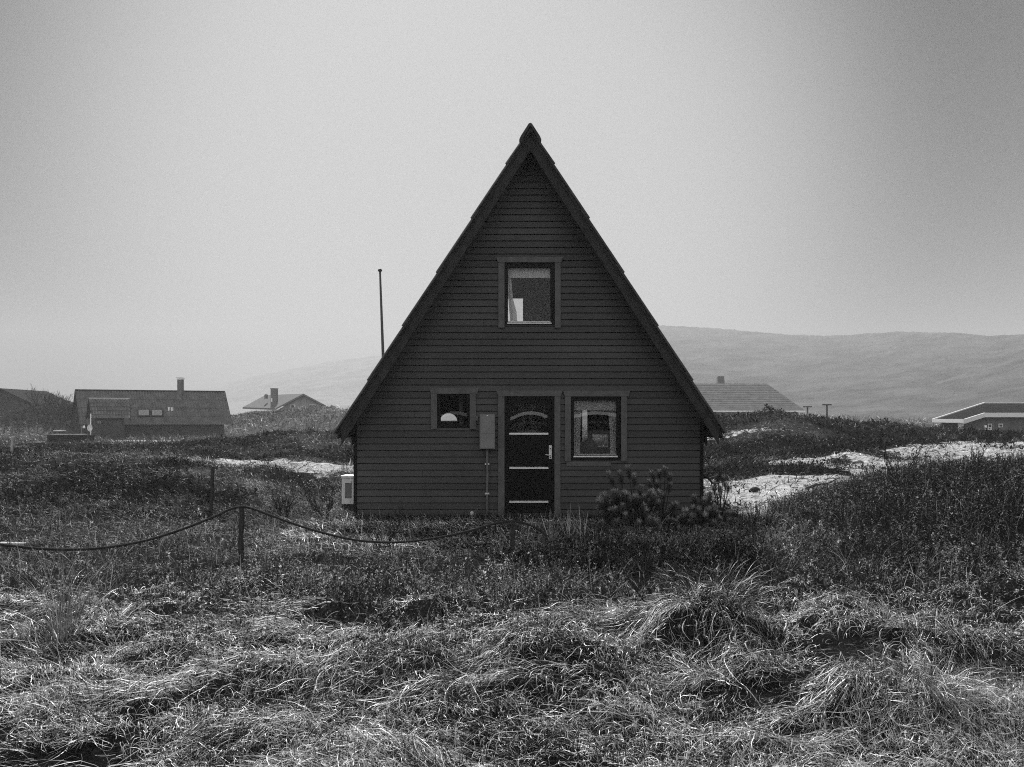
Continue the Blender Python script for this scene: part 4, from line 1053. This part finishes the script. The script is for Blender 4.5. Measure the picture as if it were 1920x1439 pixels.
bag.add(blades(X, Y, az, e0, curl, ln, (.0022+.0012*D/3)*RNG.uniform(.55, 1.3, n), np.clip(tone, .006, .95), K=6, wig=3.0, base_up=RNG.uniform(0, .05, n)))
# curled leaf ends standing above the mat
n = 104000
X, D = scatter(n, 2.6, 7.8, -.78, .78, power=2); k = RNG.uniform(size=n) < straw_zone(X, D)*np.clip(.5+fbm(X*1.2, D*1.2, 89, 2)*3, 0, 1); X = X[k]; D = D[k]; n = len(X)
bag.add(blades(X, D-D0, RNG.uniform(0, 6.28, n), RNG.uniform(.5, 1.4, n), RNG.uniform(1.8, 4.6, n), RNG.uniform(.07, .22, n), .0022+.0010*D/3, bim(n, .6, .8, .03), K=7, wig=1.8, base_up=.03))
# combed swaths lying the same way
for k in range(75):
    cd_ = math.sqrt(RNG.uniform(9, 50)); cx_ = RNG.uniform(-.7, .7)*cd_*1.3; n = int(RNG.uniform(90, 240)); dirn = math.radians(200)+RNG.normal(0, .5)
    u_ = RNG.normal(0, .26, n); v_ = RNG.normal(0, .055, n); X = cx_+np.cos(dirn)*u_-np.sin(dirn)*v_; D = cd_+np.sin(dirn)*u_+np.cos(dirn)*v_
    if straw_zone(np.array([cx_]), np.array([cd_]))[0] < .5: continue
    bag.add(blades(X, D-D0, dirn+RNG.normal(0, .16, n), RNG.uniform(.1, .6, n), RNG.uniform(.4, 1.6, n), RNG.uniform(.16, .4, n), (.0026+.0011*cd_/3)*RNG.uniform(.6, 1.2, n), bim(n, .45, .75, .04), K=6, wig=.8, base_up=RNG.uniform(.02, .07, n)))
# long arching blades off the tussocks
for (cx_, cd_, r_, h_) in TUSS:
    n = int(170*(r_/.4)*(h_/.15)); ang = RNG.uniform(0, 6.28, n); rr_ = r_*np.sqrt(RNG.uniform(0, .5, n))
    X = cx_+rr_*np.cos(ang); D = cd_+rr_*np.sin(ang)*.85
    az = ang+RNG.normal(0, .9, n)
    bag.add(blades(X, D-D0, az, RNG.uniform(.5, 1.35, n), RNG.uniform(1.3, 3.0, n), RNG.uniform(.15, .42, n)*(1+h_), .0022+.0008*RNG.uniform(0, 1, n)*cd_/3, bim(n, .16, .7, .025), K=8, wig=.5, base_up=.01))
g_ = bag.build('dune_grass', M['grass']); tag(g_, 'matted pale dry dune grass covering the foreground hummocks', 'grass', kind='stuff')

# dead dark stems between them
bag = Bag(); n = 32000
X, D = scatter(n, 2.7, 8, -.76, .76, power=2); k = fbm(X*1.3, D*1.3, 91, 2) > .02; X = X[k]; D = D[k]; n = len(X)
bag.add(blades(X, D-D0, RNG.uniform(0, 6.28, n), RNG.uniform(.9, 1.5, n), RNG.normal(0, .5, n), RNG.uniform(.08, .26, n), .0035, wt_tone(n, .02, .3), K=4, wig=.6))
tag(bag.build('dead_stems', M['leaf']), 'dark dead stems poking out of the pale grass', 'stems', kind='stuff')

# low leafy heath shrubs (creeping willow, crowberry)
def sprigs(bag, X, D, hgt, leafw, tone_leaf, nleaf, stemw, lean=.45, tone_stem=.02):
    n = len(X); Y = D-D0; zb = height(X, Y)
    az = RNG.uniform(0, 6.28, n); e0 = np.pi/2-np.abs(RNG.normal(0, lean, n)); bend = RNG.normal(0, .5, n)
    r = blades(X, Y, az, e0, bend, hgt, stemw*np.ones(n), np.full(n, tone_stem), K=3, wig=.5, follow=False, z0=zb)
    bag.add(r)
    C = r[0].reshape(n, 4, 2, 3).mean(2)          # centre line
    m_ = n*nleaf
    t = RNG.uniform(.25, 1.0, (n, nleaf))*3; i0 = np.minimum(t.astype(int), 2); f = (t-i0)[..., None]
    ii = np.arange(n)[:, None]
    Pp = C[ii, i0]*(1-f)+C[ii, i0+1]*f
    ori = RNG.normal(size=(n, nleaf, 3)); ori[..., 2] = np.abs(ori[..., 2])*.9+.25; ori /= np.linalg.norm(ori, axis=-1, keepdims=True)
    sid = np.cross(ori, RNG.normal(size=(n, nleaf, 3))); sid /= np.linalg.norm(sid, axis=-1, keepdims=True)
    lw = (leafw*RNG.uniform(.6, 1.4, n))[:, None, None] if not np.isscalar(leafw) else leafw*RNG.uniform(.6, 1.4, (n, nleaf, 1))
    A = Pp; B_ = Pp+ori*lw*.9+sid*lw*.42; C2 = Pp+ori*lw*2.0; D2 = Pp+ori*lw*.9-sid*lw*.42
    V = np.stack([A, B_, C2, D2], 2).reshape(-1, 3)
    tl = np.repeat((tone_leaf[:, None]*RNG.uniform(.5, 1.7, (n, nleaf))).ravel(), 4)
    Qd = np.arange(m_*4).reshape(-1, 4)
    bag.add((V.astype(np.float32), Qd, np.clip(tl, .008, .9)))
bag = Bag()
n = 96000
X, D = scatter(n, 4.6, 15.5, -.74, .76)
cl = fbm(X*1.5, D*1.2, 93, 3, .6)
p = (1-straw_zone(X, D)*.97)*np.clip(.75+cl*1.6, .1, 1)
p *= 1-(1-sstep(-1.2, 1.2, X-1.1+fbm(D*.9, X*.9, 95, 2)*2))*sstep(7.8, 9.4, D)*.8
_pz = 0      # grassier in front of the left gable half
p *= 1-sstep(12.6, 13.8, D)*(1-sstep(4.2, 5, X))*.9
p *= 1-sand_mask(X, D-D0)
bank = sstep(3.2, 5.0, X)*sstep(8.3, 9.6, D)*(1-sstep(13.6, 14.8, D))
p = np.maximum(p, bank*.95)
k = (RNG.uniform(size=n) < p) & ~in_house(X, D, .35); X = X[k]; D = D[k]; bank = bank[k]; cl = cl[k]; n = len(X)
sprigs(bag, X, D, (RNG.uniform(.10, .24, n)+bank*.16)*(1-.5*sstep(9.5, 11.5, D)*(X < 4.2)*(X > -4)), (.0065+.0005*D)*RNG.uniform(.6, 1.3, n), wt_tone(n, .17, .75)*(1-.55*bank)*np.clip(1+cl*1.5, .3, 1.6), 9, .004+.0004*D)
tag(bag.build('heath_shrubs', M['leaf']), 'low leafy heath shrubs covering the ground in front of the house and the bank at the right', 'ground cover', kind='stuff')

# bare upright twigs in the shrubs and on the bank
bag = Bag(); n = 11500
X, D = scatter(n, 7, 14.5, -.7, .74); bank = sstep(2.6, 4.6, X)*sstep(8.5, 10, D)
cl = fbm(X*.9, D*.9, 97, 3)
k = (RNG.uniform(size=n) < np.clip(.12+bank*.75+cl*.9, 0, 1)*(1-sand_mask(X, D-D0))) & ~in_house(X, D, .3) & (np.abs(X-.3)+(14.3-D)*0 > -1)
k &= ~((X > XL) & (X < XR) & (D > 12.4)); X = X[k]; D = D[k]; bank = bank[k]; n = len(X)
bag.add(blades(X, D-D0, RNG.uniform(0, 6.28, n), RNG.uniform(.9, 1.5, n), RNG.normal(0, .6, n), RNG.uniform(.16, .34, n)+bank*.12, .005+.0003*D, wt_tone(n, .018, .3), K=4, wig=.6, follow=False))
tag(bag.build('bare_twigs', M['leaf']), 'bare dark twigs standing above the low shrubs', 'twigs', kind='stuff')

# short pale grass: in front of the left gable half and over the heath behind
bag = Bag()
n = 105000
X, D = scatter(n, 7.4, 15.5, -.72, .34)
w_ = (1-sstep(-.6, 1.4, X+fbm(X, D, 99, 2)*2))*sstep(7.6, 9, D+fbm(X*.6, D*.6, 98, 2)*2)
w_ = np.maximum(w_, sstep(12.7, 13.5, D)*(X < 2.2)*.9)
k = (RNG.uniform(size=n) < w_*np.clip(.55+fbm(X*1.7, D*1.7, 96, 3)*2.4, .05, 1)) & ~in_house(X, D, .04); X = X[k]; D = D[k]; n = len(X)
bag.add(blades(X, D-D0, math.radians(200)+RNG.normal(0, 1.2, n), RNG.uniform(.2, 1.2, n), RNG.uniform(.3, 2.2, n), RNG.uniform(.07, .2, n), .003+.0003*D, wt_tone(n, .08, .9)*(1+4.5*sstep(9.6, 11, D)*((X > XL-.7) & (X < 2.0))), K=4, wig=.9))  # blades in the house shadow get a brighter tone, as if lit
# thin pale stalks standing in the heather
n = 9000
X, D = scatter(n, 6.8, 13.6, -.72, .72); k = (RNG.uniform(size=n) < np.clip(.4+fbm(X*.8, D*.8, 113, 3)*2.5, 0, 1)) & ~in_house(X, D, .3); X = X[k]; D = D[k]; n = len(X)
bag.add(blades(X, D-D0, RNG.uniform(0, 6.28, n), RNG.uniform(.5, 1.4, n), RNG.uniform(.0, 1.6, n), RNG.uniform(.2, .5, n), .0016+.00032*D, wt_tone(n, .28, .5), K=5, wig=.5, follow=False))
# middle distance
n = 480000
X, D = scatter(n, 13.5, 62, -.72, .72, power=2); Y = D-D0
dk_ = dark_mask(X, Y); sm = sand_mask(X, Y)
cl = fbm(X*.9, D*1.1, 101, 3, .6)
p = np.clip(1.05-sm*1.0+fbm(X*2.2, D*3.6, 103, 3)*1.6*sm, 0, 1)*np.clip(.8+cl*1.2, .2, 1)
k = (RNG.uniform(size=n) < p) & ~in_house(X, D, .04); X = X[k]; D = D[k]; Y = Y[k]; dk_ = dk_[k]; sm = sm[k]; cl = cl[k]; n = len(X)
pale = RNG.uniform(size=n) < np.clip(.92-dk_*.95+sm*.5, .06, 1)
tone = np.where(pale, wt_tone(n, .088+.25*sm, .5), wt_tone(n, .009, .6, .003))*np.clip(1.05+fbm(X*.3, D*.7, 107, 4, .6)*6.0, .10, 3.4)*np.clip(1+cl*1.5, .4, 1.6)  # tone patches paint lit crests and dark hollows into the heath
ln = np.where(pale, RNG.uniform(.10, .28, n), RNG.uniform(.08, .2, n))*(1+D*.010)*(1-.5*sm)
e0 = np.where(pale, RNG.uniform(.25, 1.2, n), RNG.uniform(.6, 1.5, n))
az = math.radians(195)+RNG.normal(0, 1.1, n)+fbm(X*.2, D*.2, 105, 2)*3
bag.add(blades(X, Y, az, e0, RNG.uniform(.2, 1.9, n), ln, .0022+.00045*D*RNG.uniform(.6, 1.4, n), tone, K=3, wig=.8))
# dark litter and stubble on the sand
n = 38000
X, D = scatter(n, 14.2, 36, -.62, .62); Y = D-D0
k = (RNG.uniform(size=n) < sand_mask(X, Y)*np.clip(.45+fbm(X*1.6, D*3.2, 109, 3)*3.5, 0, 1)) & ~in_house(X, D, .04); X = X[k]; D = D[k]; n = len(X)
bag.add(blades(X, D-D0, RNG.normal(0.2, .6, n), RNG.uniform(.1, .9, n), RNG.uniform(.3, 1.4, n), RNG.uniform(.08, .3, n), .010+.0009*D*RNG.uniform(.5, 1.4, n), wt_tone(n, .06, 1.0, .008), K=3, wig=.8))
# far dunes
n = 90000
X, D = scatter(n, 55, 150, -.70, .70, power=2); Y = D-D0
yd = (np.abs(X+36.5) < 7.5) & (np.abs(D-80.5-.33*(X+36.5)) < 3.2)
k = ~yd & ~((X > 29) & (D > 59.5) & (D < 72)); sm = sand_mask(X, Y); k &= RNG.uniform(size=n) < 1-sm
X = X[k]; D = D[k]; Y = Y[k]; n = len(X); dk_ = dark_mask(X*.35, Y*.35)
bag.add(blades(X, Y, math.radians(195)+RNG.normal(0, 1.3, n), RNG.uniform(.4, 1.4, n), RNG.uniform(.2, 1.6, n), RNG.uniform(.3, .8, n), .0009*D*RNG.uniform(.6, 1.6, n), wt_tone(n, .13, .6)*(1.35-dk_*.95)*(1+2.4*sstep(84, 100, D)), K=3, wig=.7))  # farthest blades paled in tone to look misted
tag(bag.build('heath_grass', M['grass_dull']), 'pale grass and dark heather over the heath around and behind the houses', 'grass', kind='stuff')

# dark low heather clumps in the middle distance
bag = Bag(); n = 60000
X, D = scatter(n, 14.5, 60, -.72, .72, power=2); Y = D-D0
dk_ = dark_mask(X, Y); k = (RNG.uniform(size=n) < sstep(.5, 1.0, dk_)*(1-sand_mask(X, Y))) & ~in_house(X, D, .3); X = X[k]; D = D[k]; n = len(X)
sprigs(bag, X, D, RNG.uniform(.10, .26, n), .012+.0011*D, wt_tone(n, .022, .7, .004), 5, .004+.0004*D, lean=.7)
tag(bag.build('heather', M['leaf']), 'dark heather patches on the slopes behind the house', 'ground cover', kind='stuff')

# scrub along the dune tops behind the long cottage and on the hills
bag = Bag(); n = 9000
X = RNG.normal(-51, 4.5, n); D = RNG.normal(91, 3.0, n)
k = X < -44; X = X[k]; D = D[k]; n = len(X)
sprigs(bag, X, D, RNG.uniform(.2, .7, n), .09, wt_tone(n, .05, .4), 8, .05, lean=.5)
n = 2500; X = RNG.normal(-30, 4, n); D = RNG.normal(97, 3, n)
sprigs(bag, X, D, RNG.uniform(.1, .35, n), .08, wt_tone(n, .15, .4), 8, .05, lean=.5)
tag(bag.build('dune_scrub', M['leaf']), 'bushy scrub on the dunes around the far cottages', 'scrub', kind='stuff')

# --- single plants
def tuft(name, px, d, n, hgt, spread, label, tone=.4, wd=.004, cat='grass tuft', group=None, K=8, curl=(.3, 1.4), base_r=.05, dz_=0):
    x, y, g = ground_at(px, d); x = float(x); b = Bag()
    ang = RNG.uniform(0, 6.28, n); rr_ = base_r*np.sqrt(RNG.uniform(0, 1, n))
    e0 = np.pi/2-np.abs(RNG.normal(0, spread, n))
    b.add(blades(x+rr_*np.cos(ang), y+rr_*np.sin(ang), ang+RNG.normal(0, .5, n), e0, RNG.uniform(curl[0], curl[1], n), hgt*RNG.uniform(.6, 1.05, n), wd*np.ones(n), wt_tone(n, tone, .4), K=K, wig=.2, follow=False, z0=np.full(n, g-.02)))
    o = b.build(name, M['grass'], origin=(x, y, g)); o.location = (x, y, g)
    return tag(o, label, cat, group)
tuft('marram_tuft', 118, 6.1, 170, .95, .62, 'tall thin fan of marram grass rising at the left of the foreground', tone=.16, wd=.005, curl=(.3, 1.2), base_r=.10)
tuft('marram_tuft', 1335, 6.3, 620, .46, .6, 'big dense dark tussock with drooping blades, right of the foreground middle', tone=.022, wd=.0038, base_r=.30, curl=(.8, 2.2))
tuft('marram_tuft', 1740, 4.5, 420, .45, .6, 'arching pale tussock near the bottom right corner', tone=.2, wd=.003, base_r=.22, curl=(1.6, 3.0))
for px_, d_, n_, h_, lb in ((1032, 11.2, 12, .5, 'spiky pale leaves left of the black door step corner'), (1066, 11.6, 12, .55, 'spiky pale leaves under the right door casing'),
                        (1092, 11.8, 8, .5, 'sparse spiky leaves between the door and the pine bush'), (938, 10.3, 9, .34, 'short pale spiky leaves by the short rope post')):
    tuft('spiky_plant', px_, d_, n_, h_, .42, lb, tone=.5, wd=.013, cat='plant', group='spiky plants along the house front', K=4, curl=(-.1, .5), base_r=.04)
# small seed head by the pipe
x, y, g = ground_at(886, 13.4)
o = thing('seed_head', (x, y, g), 'single pale round seed head on a stalk, left of the conduit', 'plant')
MB().tube([(x, y, g-.05), (x-.01, y, at(0, 966, 13.4)[2])], .006, 6).build('stalk', M['pale_wood'], o)
MB().lathe((x-.01, y, at(0, 963, 13.4)[2]), [(0, -.04), (.03, -.02), (.034, .01), (.02, .035), (0, .04)], 10).build('head', M['pale_wood'], o, smooth=True)

# branching bare shrubs
def bare_shrub(px, d, h, label, n0=5, spread=.7, r=.008, seed=1, group=None, lean=0):
    rs_ = random.Random(seed); x, y, g = ground_at(px, d); mb = MB()
    def grow(p, dirn, ln, r_, lvl):
        pts = [p]; q = Vector(p); dv = Vector(dirn)
        for i in range(5):
            dv = (dv+Vector((rs_.uniform(-.16, .16), rs_.uniform(-.16, .16), rs_.uniform(-.04, .12)))).normalized()
            q = q+dv*ln/5; pts.append(q.copy())
            if lvl < 3 and i >= 1 and rs_.random() < .75:
                s_ = Vector((rs_.uniform(-1, 1), rs_.uniform(-1, 1), rs_.uniform(.0, .6))).normalized()
                grow(q.copy(), (dv+s_*spread).normalized(), ln*rs_.uniform(.4, .65), r_*.6, lvl+1)
        mb.tube(pts, [r_*(1-.12*i) for i in range(6)], 4)
    for k in range(n0):
        grow(Vector((x+rs_.uniform(-.06, .06), y+rs_.uniform(-.06, .06), g-.03)), (rs_.uniform(-.7, .7)+lean, rs_.uniform(-.5, .5), 1), h*rs_.uniform(.6, 1), r, 0)
    o = mb.build('bare_shrub', M['bark'], None, loc=(x, y, g)); return tag(o, label, 'shrub', group)
bare_shrub(1235, 6.9, .75, 'dark leafless branching shrub above the big tussock in the foreground', 4, .9, .008, 3, lean=-.5)
bare_shrub(1690, 11.6, .5, 'tall bare dark twigs standing out of the bank against the sand', 5, .22, .008, 5)
bare_shrub(1815, 11.2, .5, 'bare branching shrub on the bank near the right edge', 4, .6, .008, 6)
bare_shrub(530, 13.6, .42, 'low bare shrub in the grass beyond the ropes, left of the heat pump', 8, .7, .011, 7)
bare_shrub(610, 13.8, .5, 'bare shrub right beside the heat pump', 7, .6, .011, 8)
bare_shrub(720, 10.4, .45, 'low bare shrub below the lowest point of the rope in front of the house', 6, .7, .008, 9)
# arched dead cane on the bank
cane = smooth_pts(rope_curve([(1795, 1010, 8.6), (1828, 990, 8.7), (1856, 964, 8.8), (1886, 954, 8.9), (1915, 962, 9.0), (1950, 985, 9.1)]), 6)
tag(MB().tube(cane, .007, 5).build('dead_cane', M['bark'], None, smooth=True, loc=tuple(cane[0])), 'long arched dead cane over the shrubs at the right edge', 'cane')
# stone and driftwood on the sand
x, y, _ = at(1415, 922, 18.6); g = float(height(x, y))
bm_ = MB(); V = []; fs = []
for i in range(7):
    for k in range(10):
        th = math.pi*i/6; ph = 2*math.pi*k/10; rr_ = 1+.15*math.sin(k*2.1+i)
        V.append((x+.13*rr_*math.sin(th)*math.cos(ph), y+.1*math.sin(th)*math.sin(ph), g+.03+.075*rr_*math.cos(th)))
for i in range(6):
    for k in range(10): fs.append((i*10+k, i*10+(k+1) % 10, (i+1)*10+(k+1) % 10, (i+1)*10+k))
tag(bm_.add(V, fs).build('stone', M['stone'], None, smooth=True, loc=(x, y, g)), 'single dark stone lying on the bright sand right of the A-frame', 'stone')
def ground_pt(px, d, up=.02): x, y, g = ground_at(px, d); return (float(x), y, g+up)
tag(MB().tube([ground_pt(1512, 19.6), ground_pt(1530, 20.1, .05), ground_pt(1552, 20.6, .04), ground_pt(1572, 21.0, .07)], [.035, .03, .025, .012], 6).build('driftwood', M['post'], None, loc=ground_pt(1512, 19.6)), 'dark stick of driftwood lying on the bright sand', 'driftwood')

# pines: shoots are bottle brushes of needles on branches
def pine(px, d, shoots, label, seed, extra=30, box=None, nl=.07, trunk_top=None, group='young pines in front of the house', dens=420, name='pine_bush'):
    x, y, g = ground_at(px, d); x = float(x); o = thing(name, (x, y, g), label, 'pine', group)
    rs_ = random.Random(seed); br = MB(); S_ = []
    root = Vector((x, y, g-.05))
    for (sx, sy, dd_, ln) in shoots:
        tip = Vector(at(sx, sy, d+dd_)); mid_ = root.lerp(tip, .5)+Vector((rs_.uniform(-.05, .05), 0, -.04))
        S_.append((tip, ln, (tip-mid_).normalized())); br.tube([root, mid_, tip-(tip-mid_).normalized()*.02], [.016, .010, .004], 5)
    for k in range(extra):
        (a_, b_, c_, e_) = box
        sx = rs_.uniform(a_, b_); sy = rs_.uniform(c_, e_)
        tip = Vector(at(sx, sy, d+rs_.uniform(-.35, .35)))
        base_ = root+Vector(((tip.x-root.x)*.45, (tip.y-y)*.4, max((tip.z-root.z)*.35, .05)))
        dv = (tip-base_).normalized()*.6+Vector((rs_.uniform(-.4, .4), rs_.uniform(-.4, .2), .8)); dv.normalize()
        S_.append((tip, rs_.uniform(.14, .26), dv)); br.tube([root.lerp(base_, .3), base_, tip-dv*.15, tip], [.012, .009, .006, .003], 4)
    br.build('trunk', M['bark'], o)
    b = Bag(); PX = []; AZ = []; EL = []; PZ = []; LN = []; TN = []; PY = []
    for tip, ln, dv in S_:
        m_ = int(dens*ln/.2)
        t = np.sqrt(RNG.uniform(0, 1, m_)); p = np.array(tip)[None]-np.array(dv)[None]*(ln*(1-t))[:, None]
        rad = RNG.normal(size=(m_, 3)); rad -= (rad@np.array(dv))[:, None]*np.array(dv)[None]; rad /= np.linalg.norm(rad, axis=1, keepdims=True)
        q_ = rad*.85+np.array(dv)[None]*(.35+.7*t[:, None]**3); q_ /= np.linalg.norm(q_, axis=1, keepdims=True)
        PX.append(p[:, 0]); PY.append(p[:, 1]); PZ.append(p[:, 2]); AZ.append(np.arctan2(q_[:, 1], q_[:, 0])); EL.append(np.arcsin(q_[:, 2]))
        LN.append(nl*RNG.uniform(.7, 1.15, m_)); TN.append(wt_tone(m_, .42, .45)*(.10+1.0*t**3))  # needle tone paints a shaded core and backlit tips
    PX, PY, PZ, AZ, EL, LN, TN = map(np.concatenate, (PX, PY, PZ, AZ, EL, LN, TN)); m_ = len(PX)
    b.add(blades(PX, PY, AZ, EL, RNG.normal(-.15, .3, m_), LN, np.full(m_, .0052), TN, K=2, wig=.1, follow=False, z0=PZ, tip=.4))
    b.build('needles', M['needle'], o, origin=(x, y, g))
    return o
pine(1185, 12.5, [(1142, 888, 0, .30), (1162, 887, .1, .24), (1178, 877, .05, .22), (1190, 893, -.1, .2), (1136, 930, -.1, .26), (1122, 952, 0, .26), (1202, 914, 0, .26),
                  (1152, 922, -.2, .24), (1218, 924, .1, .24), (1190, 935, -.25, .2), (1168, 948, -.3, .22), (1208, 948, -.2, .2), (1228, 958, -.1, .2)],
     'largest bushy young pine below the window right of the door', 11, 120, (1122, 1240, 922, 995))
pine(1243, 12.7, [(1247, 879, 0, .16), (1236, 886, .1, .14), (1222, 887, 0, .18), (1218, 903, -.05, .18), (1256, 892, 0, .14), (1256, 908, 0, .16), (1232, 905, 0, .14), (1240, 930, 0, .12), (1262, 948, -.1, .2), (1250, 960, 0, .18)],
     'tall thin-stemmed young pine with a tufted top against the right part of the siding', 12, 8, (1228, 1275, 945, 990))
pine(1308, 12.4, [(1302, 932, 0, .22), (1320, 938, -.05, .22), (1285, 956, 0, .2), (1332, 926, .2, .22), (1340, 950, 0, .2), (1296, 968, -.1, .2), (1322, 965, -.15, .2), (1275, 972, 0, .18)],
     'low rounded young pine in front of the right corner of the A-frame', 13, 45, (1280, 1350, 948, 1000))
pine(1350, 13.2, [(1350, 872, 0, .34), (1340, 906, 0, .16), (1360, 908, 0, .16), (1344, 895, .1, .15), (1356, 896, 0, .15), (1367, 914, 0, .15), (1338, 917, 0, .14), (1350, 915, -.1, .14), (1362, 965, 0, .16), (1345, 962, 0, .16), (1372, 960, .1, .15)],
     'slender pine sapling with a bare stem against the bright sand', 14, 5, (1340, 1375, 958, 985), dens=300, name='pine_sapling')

# single scrub bushes on the dune skyline, dark against the mist
for i, (px_, d_, h_) in enumerate(((75, 90, 1.6), (90, 91, 1.2), (104, 90, 1.1), (122, 91, 1.2))):
    rs_ = random.Random(40+i)
    bare_shrub(px_, d_, h_*1.1, ['leftmost and tallest bare bush on the dune top left of the long cottage', 'second bare bush from the left on the dune top by the long cottage',
                             'third bare bush from the left on the dune top by the long cottage', 'bare bush on the dune top nearest to the gable of the long cottage'][i], 7, .8, .045, 40+i, 'bare bushes on the left dune top')

# ------------------------------------------------------------------ the mist
hz_ = MB().box(-1510, 1510, -1515, 1505, -30, 175).build('haze', bpy.data.materials.new('mist'), None)
hzm = hz_.data.materials[0]; hzm.use_nodes = True; n = hzm.node_tree; n.nodes.clear()
pv = n.nodes.new('ShaderNodeVolumePrincipled'); pv.inputs['Color'].default_value = (1, 1, 1, 1)
pv.inputs['Density'].default_value = HAZE_DENSITY; pv.inputs['Anisotropy'].default_value = .08
o_ = n.nodes.new('ShaderNodeOutputMaterial'); n.links.new(pv.outputs[0], o_.inputs['Volume'])
tag(hz_, kind='stuff')
